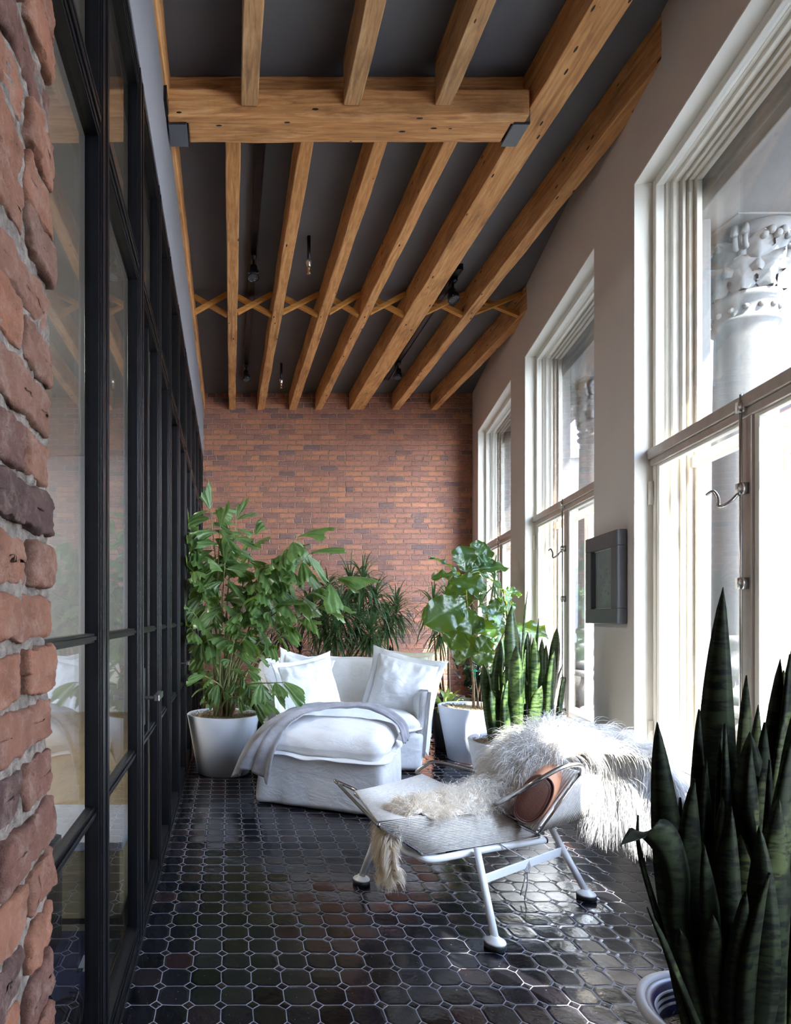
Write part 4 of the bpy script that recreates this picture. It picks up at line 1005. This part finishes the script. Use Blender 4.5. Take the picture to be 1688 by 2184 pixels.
TB = [(1543, 1252, 1570, 1.32, .075, 1.36), (1402, 1540, 1462, 1.27, .062, 1.27), (1490, 1512, 1500, 1.33, .05, 1.33), (1508, 1516, 1530, 1.36, .062, 1.36), (1545, 1543, 1580, 1.28, .058, 1.28), (1537, 1552, 1560, 1.30, .05, 1.3), (1665, 1405, 1640, 1.36, .06, 1.36), (1671, 1430, 1660, 1.42, .06, 1.4), (1684, 1395, 1680, 1.35, .07, 1.33), (1618, 1503, 1620, 1.42, .05, 1.4), (1600, 1590, 1610, 1.26, .07, 1.26), (1480, 1660, 1500, 1.22, .06, 1.24), (1560, 1720, 1560, 1.2, .06, 1.22), (1640, 1620, 1640, 1.22, .075, 1.24), (1700, 1500, 1690, 1.25, .075, 1.25), (1592, 1440, 1600, 1.46, .06, 1.44), (1720, 1300, 1700, 1.4, .08, 1.38), (1660, 1700, 1660, 1.17, .07, 1.2), (1530, 1640, 1540, 1.40, .07, 1.4), (1450, 1700, 1480, 1.34, .05, 1.32), (1690, 1560, 1690, 1.18, .07, 1.2), (1620, 1760, 1600, 1.16, .06, 1.19), (1500, 1800, 1520, 1.19, .055, 1.22), (1583, 1660, 1585, 1.34, .07, 1.34), (1740, 1650, 1720, 1.2, .08, 1.2), (1520, 1950, 1530, 1.18, .06, 1.2), (1450, 1980, 1470, 1.22, .045, 1.24), (1590, 1900, 1590, 1.15, .06, 1.18), (1640, 1860, 1650, 1.14, .07, 1.17),
 (1600, 1560, 1595, 1.30, .08, 1.30), (1560, 1600, 1560, 1.34, .08, 1.33), (1630, 1540, 1630, 1.30, .08, 1.30), (1670, 1530, 1670, 1.32, .08, 1.32), (1505, 1620, 1515, 1.28, .07, 1.28), (1540, 1700, 1545, 1.25, .08, 1.26), (1580, 1780, 1575, 1.22, .08, 1.24), (1650, 1760, 1650, 1.25, .08, 1.25), (1480, 1780, 1490, 1.27, .06, 1.28)]
for k, (x, y, bx, Y, w, Yb) in enumerate(TB):
    t = at(x, y, Y); b = V(((bx - XV) / F * Yb, Yb, .24)); q = V((b.x - BC.x, b.y - BC.y, 0))
    if q.length > .13: q = q.normalized() * .13; b = V((BC.x + q.x, BC.y + q.y, .24))
    an = rr.uniform(-.5, .5); strap(lf, b, t, w * 1.12, (math.cos(an), math.sin(an), 0), n=22, taper=.40 + .2 * (k % 3) / 2, cup=rr.uniform(.1, .5), bend=V((rr.uniform(-.03, .03), rr.uniform(-.03, .03), 0)), twist=rr.uniform(-.5, .5))
# the arching leaf, the thin blade and the short one at the left
def ribbon(pts, w, side, tw=0):
    P = bez(pts, 26); n = 26; vs = []; K = 5; side = V(side).normalized()
    for i, p in enumerate(P):
        d = (P[min(i + 1, n)] - P[max(i - 1, 0)]).normalized(); t = i / n; s = (side - d * side.dot(d)).normalized(); nn = d.cross(s)
        s2 = s * math.cos(tw * t) + nn * math.sin(tw * t); n2 = nn * math.cos(tw * t) - s * math.sin(tw * t)
        ww = w / 2 * (.7 + .3 * math.sin(min(1, t * 2) * PI / 2)) * (1 - max(0, (t - .6) / .4) ** 2.0) + .0008
        for k in range(K):
            x = k / (K - 1) * 2 - 1; vs.append(p + s2 * ww * x + n2 * (.3 * ww * x * x))
        for k in range(K - 2, 0, -1):
            x = k / (K - 1) * 2 - 1; vs.append(p + s2 * ww * x + n2 * (.3 * ww * x * x - .003 * (1 - x * x)))
    Q = 2 * K - 2; lf.add(vs, [(i * Q + k, i * Q + (k + 1) % Q, (i + 1) * Q + (k + 1) % Q, (i + 1) * Q + k) for i in range(n) for k in range(Q)])
ribbon([V((1.03, 1.27, .26)), at(1462, 2000, 1.24), at(1455, 1880, 1.22), at(1430, 1800, 1.2), at(1385, 1772, 1.17), at(1326, 1800, 1.13)], .062, (1, .2, .1), 0)
ribbon([V((1.02, 1.3, .26)), at(1432, 2050, 1.27), at(1405, 1950, 1.26), at(1378, 1860, 1.25), at(1362, 1790, 1.24), at(1360, 1738, 1.24)], .026, (.8, .5, 0), .4)
ribbon([V((1.02, 1.25, .26)), at(1440, 2060, 1.22), at(1415, 2000, 1.21), at(1380, 1935, 1.2)], .026, (.8, .5, 0), .3)
lf.build('foliage', M['snake_shaded'], r, L)

# dragon trees behind the armchair
def dragon(c, heads, label, seed, mat='drac', nl=58, ll=.42, lw=.022, potr=.2, poth=.34, group='dragon trees against the brick wall'):
    rr = random.Random(seed); r = pot(c, potr, potr * .78, poth, label, 'dragon_tree', 'potdark', 'potted plant', True, None, group); L = V(c)
    lf, st = MB(), MB()
    for h in heads:
        h = V(h); b = L + V((rr.uniform(-.06, .06), rr.uniform(-.06, .06), poth - .05)); m_ = b.lerp(h, .5) + V((rr.uniform(-.04, .04), rr.uniform(-.04, .04), 0))
        st.tube(bez([b, m_, h], 12), [.015 - .0005 * i for i in range(13)], 7)
        for k in range(nl):
            t = k / nl; el = math.radians(75 - 120 * t + rr.uniform(-14, 14)); az = k * 2.399 + rr.uniform(-.2, .2)
            d = V((math.cos(az) * math.cos(el), math.sin(az) * math.cos(el), math.sin(el)))
            blade(lf, h + V((0, 0, .03 - .13 * t)), d, ll * rr.uniform(.7, 1.15), lw * rr.uniform(.7, 1.25), rr.uniform(.7, 1.8))
    for p in lf.v:
        if p.y > FY - .03: p.y = FY - .03 - (p.y - FY) * .05
    inside(lf, .02); lf.build('foliage', M[mat], r, L); st.build('trunk', M['bark'], r, L); return r
dragon((1.15, 6.65, 0), [at(700, 1262, 6.6), at(748, 1250, 6.7), at(800, 1278, 6.6), at(690, 1330, 6.4), at(765, 1330, 6.35), at(825, 1325, 6.7), at(728, 1300, 6.3), at(660, 1300, 6.6), at(790, 1350, 6.2), at(845, 1300, 6.8), at(715, 1350, 6.2), at(775, 1240, 6.6)], 'wide dragon tree with narrow drooping leaves behind the middle of the armchair', 31, nl=95, ll=.36)
dragon((2.42, 6.75, 0), [at(925, 1290, 6.7), at(955, 1275, 6.9), at(938, 1340, 6.6)], 'dragon tree with narrow leaves behind the fiddle-leaf fig', 32, nl=60, ll=.40)
dragon((2.56, 6.30, 0), [at(1055, 1235, 6.3), at(1068, 1285, 6.2)], 'dragon tree in front of the farthest window, mostly behind the fig', 36, nl=40, ll=.36)
dragon((.55, 6.85, 0), [at(600, 1345, 6.8), at(575, 1400, 6.7), at(640, 1390, 6.9)], 'dark dragon tree low against the brick, behind the fishtail palm', 33, 'dracd', 44, .36, .02)  # darker leaf colour paints in the shade low by the wall
# low plants
def rosette(c, ph, n, ll, lw, label, mat, seed, pr_=.13, name='leafy_plant', el0=75, drp=.9, tiers=1, potm='potdark'):
    rr = random.Random(seed); r = pot(c, pr_, pr_ * .78, ph, label, name, potm, 'potted plant', True, None, 'low plants by the brick wall'); lf = MB(); L = V(c)
    for q in range(tiers):
        for k in range(n):
            t = k / n; el = math.radians(el0 - 60 * t + rr.uniform(-10, 10)); az = k * 2.399; d = V((math.cos(az) * math.cos(el), math.sin(az) * math.cos(el), math.sin(el)))
            blade(lf, L + V((rr.uniform(-.03, .03) * (1 + 2 * q), rr.uniform(-.03, .03) * (1 + 2 * q), ph + .09 * q)), d, ll * rr.uniform(.7, 1.15), lw * rr.uniform(.8, 1.2), drp, n=8, fold=.15)
    inside(lf, .02).build('foliage', M[mat], r, L); return r
rosette((2.02, 5.62, 0), .36, 22, .24, .06, 'variegated plant with yellow-green leaves between the armchair and the fig', 'varieg', 3)
rosette((2.50, 5.93, 0), .34, 40, .25, .038, 'dark glossy leafed shrub low behind the fig pot', 'dracd', 4, .16, 'leafy_shrub', 80, 1.2, 5)
rosette((-.10, 5.75, 0), .36, 30, .26, .07, 'green leafed plant behind the left pot, beside the glass partition', 'palm', 6, .15, 'leafy_shrub', 78, 1.4, 4)
r = pot((2.02, 7.3, 0), .15, .12, .40, 'small dark snake plant at the foot of the brick wall, behind the right cushion', 'snake_plant', 'potdark', 'potted plant', True, None, 'low plants by the brick wall'); L = V((2.02, 7.3, 0)); lf = MB(); rr = random.Random(8)
for k in range(12):
    b = L + V((rr.uniform(-.09, .09), rr.uniform(-.07, .07), .36)); strap(lf, b, b + V((rr.uniform(-.12, .12), rr.uniform(-.05, .05), rr.uniform(.3, .55))), .05, (1, rr.uniform(-.5, .5), 0), n=10)
lf.build('foliage', M['snake_shaded'], r, L)
o = MB().rbox(.42, .42, .44, .02, 5, lambda p: V((.36, 5.85, 0)) + p)
r = empty('planter_box', (.36, 5.85, 0), 'square black planter between the left pot and the armchair', 'planter'); o.build('box', M['potdark'], r, r.location)
MB().rbox(.36, .36, .02, .008, 4, lambda p: V((.36, 5.85, .435)) + p).build('moss', M['moss'], r, r.location)

# ------------------------------------------------------------------ framed picture on the pier
r = empty('framed_picture', W(3.46, 0, 1.44), 'charcoal framed small print hanging on the pier between two windows', 'picture'); O = r.location
ya, yb, za, zb = 3.235, 3.695, 1.18, 1.69
m = MB(); f = .085
m.box(ya, yb, -.05, -.002, zb - f, zb, W).box(ya, yb, -.05, -.002, za, za + f, W).box(ya, ya + f, -.05, -.002, za + f, zb - f, W).box(yb - f, yb, -.05, -.002, za + f, zb - f, W)
m.build('frame', M['frame'], r, O, smooth=False, bevel=.004)
MB().box(ya + f, yb - f, -.022, -.004, za + f, zb - f, W).build('print', M['art'], r, O, smooth=False)
m = MB(); m.box(ya + f, yb - f, -.027, -.022, zb - f - .005, zb - f, W).box(ya + f, yb - f, -.027, -.022, za + f, za + f + .003, W).box(ya + f, ya + f + .004, -.027, -.022, za + f, zb - f, W)
m.build('inner_fillet', M['reveal'], r, O, smooth=False)
m = MB(); rr = random.Random(4)
for k in range(16):
    y, z = rr.uniform(ya + .16, yb - .15), rr.uniform(za + .14, zb - .15); m.box(y, y + rr.uniform(.006, .02), -.0235, -.022, z, z + rr.uniform(.004, .016), W)
m.build('print_marks', M['soffit'], r, O, smooth=False)

# ------------------------------------------------------------------ halyard lounge chair
r = empty('lounge_chair', (1.07, 2.69, 0), 'steel and white lounge chair strung with pale cord in the foreground', 'chair'); O = r.location
f1, f2, f3, f4 = V((.604, 2.76, 0)), V((.98, 2.226, 0)), V((1.542, 2.61, 0)), V((1.166, 3.144, 0))
sa, sb_ = at(905, 1822, 2.55), at(1150, 1783, 2.74)               # near lower rail of the seat
fa, fb = at(805, 1757, 2.335), at(1045, 1722, 2.726)                # near upper corners
ga, gb = at(722, 1672, 2.907), at(900, 1655, 3.263)                 # far upper corners
ga2 = at(757, 1692, 2.83)
ha, hb = sa + (ga2 - fa) * .35, sb_ + (gb - fb) * .35               # far lower rail
l1t, l2t, l3t, l4t = at(806, 1778, 2.68), at(1018, 1812, 2.60), at(1176, 1765, 2.80), V((1.26, 2.98, .24))
for k, (a, b) in enumerate(((f1, l1t), (f2, l2t), (f3, l3t), (f4, l4t))):
    MB().tube([a + V((0, 0, .03)), b], .0145, 16).build('leg', M['whitemetal'], r, O)
    o = MB().lathe([(0, .044), (.016, .042), (.022, .034), (.036, .028), (.038, .024), (.036, .02), (0, .02)], a, 30).build('foot_disc', M['whitemetal'], r, O)
    MB().lathe([(0, 0), (.036, 0), (.039, .004), (.039, .018), (.034, .022), (0, .022)], a, 30).build('rubber_pad', M['rubber'], o, O)
lerp = lambda a, b, t: a + (b - a) * t
for a, b, p, q, n_ in ((f2, l2t, f3, l3t, 'crossbar'), (f1, l1t, f4, l4t, 'crossbar')):
    MB().bar(lerp(a, b, .66), lerp(p, q, .66), .008, .036).build(n_, M['whitemetal'], r, O, smooth=False, bevel=.002)
dn = V((0, 0, -.022))
m = MB(); P = [sb_ + dn + (sb_ - sa).normalized() * .03, lerp(sa, sb_, .5) + dn, sa + dn + V((.03, .0, 0)), sa + dn + V((-.03, .03, .012)), lerp(sa, ha, .12) + dn + V((-.075, 0, .03)), lerp(sa, ha, .5) + dn + V((-.085, 0, .035)), lerp(sa, ha, .88) + dn + V((-.075, 0, .03)), ha + dn + V((-.02, -.03, .01)), lerp(ha, hb, .5) + dn, hb + dn]
m.tube(bez(P, 60), .0155, 14).build('base_frame', M['whitemetal'], r, O)
m = MB(); e = (sb_ - sa).normalized(); p = sb_ + dn + e * .03; m.tube([p, p + e * .008], .0165, 14); m.build('tube_cap', M['rubber'], r, O)
# stainless tubes
R8 = .0085
bn_t, bn_b = at(1240, 1650, 2.68), at(1147, 1778, 2.62)
farv = (gb - fb)
bf_t, bf_b = bn_t + farv * .95, bn_b + farv * .85
m = MB(); m.tube(bez([sa, lerp(sa, fa, .9), fa, lerp(fa, ga, .5), ga], 40), R8, 10).tube(bez([ga, ga + V((-.012, .02, .01)), ga + V((.005, .03, .0)), ga2 + V((.02, .02, -.0)), lerp(ga2, fa, .5) + V((.03, .01, -.02)), fa + V((.02, .02, -.02))], 30), R8, 10).tube([ha, ga2], R8, 10)
m.build('front_frame_tube', M['steel'], r, O)
m = MB(); m.tube([sb_, fb, gb], R8, 10).tube([gb, hb], R8, 10).tube([sb_ + V((.018, -.004, .012)), fb + V((.02, .0, .0))], R8, 10); m.build('rear_frame_tube', M['steel'], r, O)
arm1 = bez([fb, at(1085, 1701, 2.58), at(1135, 1672, 2.47), at(1192, 1640, 2.47), at(1222, 1631, 2.50), at(1241, 1634, 2.58), bn_t + V((.002, 0, 0))], 50)
MB().tube(arm1, .0095, 12).build('arm_tube', M['steel'], r, O)
arm2 = bez([gb, gb + V((-.02, .02, .018)), at(908, 1632, 3.27), at(930, 1625, 3.26), at(1000, 1642, 3.22), at(1072, 1661, 3.18), bf_t + V((0, 0, .0))], 50)
MB().tube(arm2, .0095, 12).build('arm_tube', M['steel'], r, O)
# cord panels: every strand a round cord
def strands(a, b, c, d, n, rad, name, sag=.0, skip=None):
    """n cords running from edge a-b to edge c-d"""
    m = MB()
    for k in range(n):
        t = (k + .5) / n; p, q = lerp(V(a), V(b), t), lerp(V(c), V(d), t); mid = lerp(p, q, .5) + V((0, 0, -sag))
        m.tube([p, lerp(p, q, .25) + V((0, 0, -sag * .75)), mid, lerp(p, q, .75) + V((0, 0, -sag * .75)), q], rad, 6)
    return m.build(name, M['cord'], r, O)
up = V((0, 0, .009))
strands(fa + up, ga2 + up, fb + up, gb + up, 34, .0052, 'seat_cords', .006)
strands(sa + V((-.004, -.008, 0)), fa + V((-.004, -.008, .006)), sb_ + V((0, -.008, 0)), fb + V((0, -.008, .006)), 24, .0030, 'near_flank_cords')
strands(ha, ga2, hb, gb, 26, .0038, 'far_flank_cords')
bo_t, bo_b = at(1286, 1655, 2.76), at(1250, 1741, 2.70)            # outer edge of the back, near side
bfo_t, bfo_b = bo_t + farv * .9, bo_b + farv * .85
strands(bn_b, bo_b, bn_t, bo_t, 20, .0030, 'back_flank_cords')
strands(bn_b + V((-.006, 0, .01)), bf_b + V((-.006, 0, .01)), bn_t + V((-.006, 0, .008)), bf_t + V((-.006, 0, .008)), 36, .0050, 'back_cords')
strands(bo_b, bfo_b, bo_t, bfo_t, 50, .0040, 'rear_back_cords')
m = MB(); m.tube([bn_b, sb_], R8, 8).tube([bf_b, hb], R8, 8).tube([bn_t, bf_t], R8, 8).tube([bn_b, bf_b], R8, 8).tube([bo_t, bfo_t], R8, 8).tube([bo_b, bo_t], .005, 8).tube([bn_b, bn_t], .005, 8)
m.build('back_frame_tube', M['steel'], r, O)
k1 = lerp(lerp(f2, l2t, .66), lerp(f3, l3t, .66), .52)
m = MB()
for q in (-.006, 0, .006): m.tube([k1 + V((q + .02 * math.cos(a) * .5, .014 * math.sin(a), .03 * math.sin(a))) for a in [i * PI / 8 for i in range(17)]], .0028, 5, False)
m.tube(bez([k1, k1 + V((-.012, -.012, -.06)), k1 + V((-.03, -.01, -.13))], 10), .0028, 6).tube(bez([k1, k1 + V((.0, -.012, -.07)), k1 + V((-.012, -.01, -.15))], 10), .0028, 6)
m.tube([lerp(sa, sb_, .62), k1 + V((0, 0, .02))], .0028, 5); m.build('knotted_cord', M['cord'], r, O)

# leather headrest, an oval bolster lying against the back
HC = at(1139, 1704, 2.62); ax = V((.64, .76, .08)).normalized(); mj = V((.47, -.05, .88)).normalized(); mn = V((.86, -.12, -.46)).normalized()
r = empty('headrest_bolster', HC, 'tan leather bolster with darker oval end leaning on the lounge chair back', 'headrest'); O = r.location
SP = lambda c: math.copysign(abs(c) ** .8, c)
def ov(u, v, s=1.0):
    a = u * 2 * PI; return mj * (.114 * s * SP(math.cos(a))) + mn * (.064 * s * SP(math.sin(a)))
m = MB(); m.grid(lambda u, v: HC + ov(u, v, 1 + .05 * math.sin(v * PI)) + ax * (.17 * v) + V((0, 0, -.01 * math.sin(v * PI))), 48, 12)
m.grid(lambda u, v: HC + ov(u, 0, 1 - v) + ax * .17, 48, 2); m.build('body', M['leather'], r, O)
m = MB(); m.grid(lambda u, v: HC + ov(u, 0, .94 * v + .0) - ax * (.012 * (1 - v ** 3)), 48, 8); m.build('end_cap', M['leather2'], r, O)
m = MB(); m.tube([HC + ov(i / 60, 0, .97) - ax * .004 for i in range(61)], .0042, 8, False).tube([HC + ov(i / 60, 0, .86) - ax * .010 for i in range(61)], .0014, 5, False); m.build('piping', M['leather2'], r, O)

# sheepskin
r = empty('sheepskin', (1.7, 3.0, .6), 'long-haired white sheepskin draped over the lounge chair seat and back', 'rug'); O = r.location
CP = [(V((.660, 2.50, .155)), .040), (V((.640, 2.47, .26)), .055), (V((.645, 2.48, .37)), .06), (V((.73, 2.52, .425)), .07), (V((.94, 2.66, .425)), .11), (V((1.14, 2.80, .42)), .12), (V((1.26, 2.86, .45)), .12), (V((1.40, 2.92, .55)), .15), (V((1.54, 2.96, .625)), .20), (V((1.68, 2.95, .655)), .24), (V((1.78, 2.86, .63)), .23), (V((1.81, 2.76, .53)), .19), (V((1.80, 2.69, .42)), .17), (V((1.79, 2.66, .33)), .14)]
NP = 60; ctr = bez([c for c, w in CP], NP); wid = [p.x for p in bez([V((w, 0, 0)) for c, w in CP], NP)]
adir = V((-.16, .987, 0)).normalized()
def wdir(u):
    k = min(1, max(0, (u - .66) / .18)); return (adir * (1 - k) + V((-.86, .50, 0)) * k).normalized()
def pelt(u, v):
    i = min(NP, int(round(u * NP))); x = v * 2 - 1; c = ctr[i]; w = wid[i] * (1 + .16 * noise.noise(V((u * 9, x, 3))))
    return c + wdir(u) * (w * x) + V((0, 0, -.05 * x * x * (1 if .25 < u < .85 else .2) + .012 * noise.noise(V((u * 12, x * 3, 7)))))
m = MB().grid(pelt, NP, 20); inside(m, .02).build('hide', M['pelt'], r, O, thick=.008)
fm = MB(); fr = random.Random(77); NF = 30000; vs, fs, tn = [], [], []
for k in range(NF):
    u, v = fr.random(), fr.random(); 
    if u < .42 and fr.random() < .35: continue
    i = min(NP - 1, int(u * NP)); f = u * NP - i; a0, a1 = pelt(i / NP, v), pelt((i + 1) / NP, v); p = a0.lerp(a1, f); tdir = (a1 - a0).normalized()
    nrm = adir.cross(tdir).normalized()
    if nrm.z < 0 and u < .8: nrm = -nrm
    if u > .74: nrm = wdir(u).cross(tdir).normalized(); nrm = nrm if (nrm.y < 0) == (fr.random() < .7) else -nrm
    if u < .17 : nrm = nrm * fr.choice((-1, 1))
    x = v * 2 - 1; edge = abs(x) ** 3
    big = u > .5
    flow = tdir * (.55 if u > .62 else (-.5 if u < .25 else fr.uniform(-.4, .4)))
    clump = noise.noise_vector(p * 17) * .75
    d = (nrm * .9 + flow + wdir(u) * (x * .9 * edge + fr.uniform(-.25, .25)) + clump * .9 + V((fr.uniform(-.2, .2), fr.uniform(-.2, .2), fr.uniform(-.1, .2)))).normalized()
    l = (.15 if big else .075) * fr.uniform(.65, 1.15) * (1.15 if u > .85 else 1); n = 6; wv = fr.uniform(0, 6); wa = fr.uniform(.2, .5)
    w0 = fr.uniform(.0011, .0019); sd = V((fr.uniform(-1, 1), fr.uniform(-1, 1), fr.uniform(-1, 1))).normalized(); o_ = len(vs); t0 = min(1, max(0, (u - .1) * 1.3 + fr.uniform(-.25, .3)))
    for j in range(n + 1):
        t = j / n; s = d.cross(sd).normalized(); ww = w0 * (1 - t * .85)
        vs += [p - s * ww, p + s * ww]; tn += [t0, t0]
        cur = noise.noise_vector(p * 26 + V((0, 0, 5))) * wa
        d = (d + V((0, 0, -.30 * (1 + t))) + cur).normalized(); p = p + d * (l / n)
    fs += [(o_ + 2 * j, o_ + 2 * j + 1, o_ + 2 * j + 3, o_ + 2 * j + 2) for j in range(n)]
fm.add(vs, fs, tone=tn); inside(fm, .01); w_ = fm.build('wool', M['fur'], r, O); w_['kind'] = 'stuff'

# ------------------------------------------------------------------ light and camera
w = bpy.data.worlds.new('sky'); S.world = w; w.use_nodes = True
nt = w.node_tree; bg = nt.nodes['Background']
tc = nt.nodes.new('ShaderNodeTexCoord'); sx = nt.nodes.new('ShaderNodeSeparateXYZ'); rp = nt.nodes.new('ShaderNodeValToRGB')
nt.links.new(tc.outputs['Generated'], sx.inputs[0]); nt.links.new(sx.outputs['Z'], rp.inputs[0])
rp.color_ramp.elements[0].position = .0; rp.color_ramp.elements[0].color = (.80, .88, 1, 1)
rp.color_ramp.elements[1].position = .7; rp.color_ramp.elements[1].color = (.50, .66, 1, 1)
nt.links.new(rp.outputs[0], bg.inputs[0]); bg.inputs[1].default_value = 13.0
su = bpy.data.lights.new('sun', 'SUN'); su.energy = 25; su.angle = math.radians(.55); su.color = (1, .95, .86)
so = bpy.data.objects.new('sun', su); C.objects.link(so)
u_ = V((.2130, .9771, 0)); dr = (-NW * 1.0 + u_ * 1.0 + V((0, 0, -1.65)))
so.rotation_euler = dr.to_track_quat('-Z', 'Y').to_euler()
for a, b in WIN:
    L = bpy.data.lights.new('portal', 'AREA'); L.shape = 'RECTANGLE'; L.size = abs(a - b) * 1.02; L.size_y = WT - WB; L.cycles.is_portal = True
    o = bpy.data.objects.new('window_portal', L); C.objects.link(o); o.location = W((a + b) / 2, .36, (WT + WB) / 2)
    o.rotation_euler = Matrix((u_, V((0, 0, 1)), NW)).transposed().to_euler()
cam = bpy.data.cameras.new('camera'); co = bpy.data.objects.new('camera', cam); C.objects.link(co); S.camera = co
co.location = (0, 0, EYE); co.rotation_euler = (PI / 2, 0, 0)
cam.sensor_fit = 'VERTICAL'; cam.sensor_height = 36; cam.lens = 36 * F / 2184
cam.shift_x = (844 - XV) / 2184; cam.shift_y = (YV - 1092) / 2184; cam.clip_start = .05; cam.clip_end = 300
S.view_settings.view_transform = 'Standard'; S.view_settings.look = 'None'; S.view_settings.gamma = 1
S.view_settings.use_curve_mapping = False; S.view_settings.exposure = 0.85
cy = S.cycles; cy.use_denoising = True; cy.denoiser = 'OPENIMAGEDENOISE'; cy.max_bounces = 10; cy.diffuse_bounces = 6; cy.glossy_bounces = 5
cy.transparent_max_bounces = 24; cy.transmission_bounces = 6; cy.sample_clamp_indirect = 8; cy.use_adaptive_sampling = True; cy.adaptive_threshold = .035
cy.caustics_reflective = False; cy.caustics_refractive = False
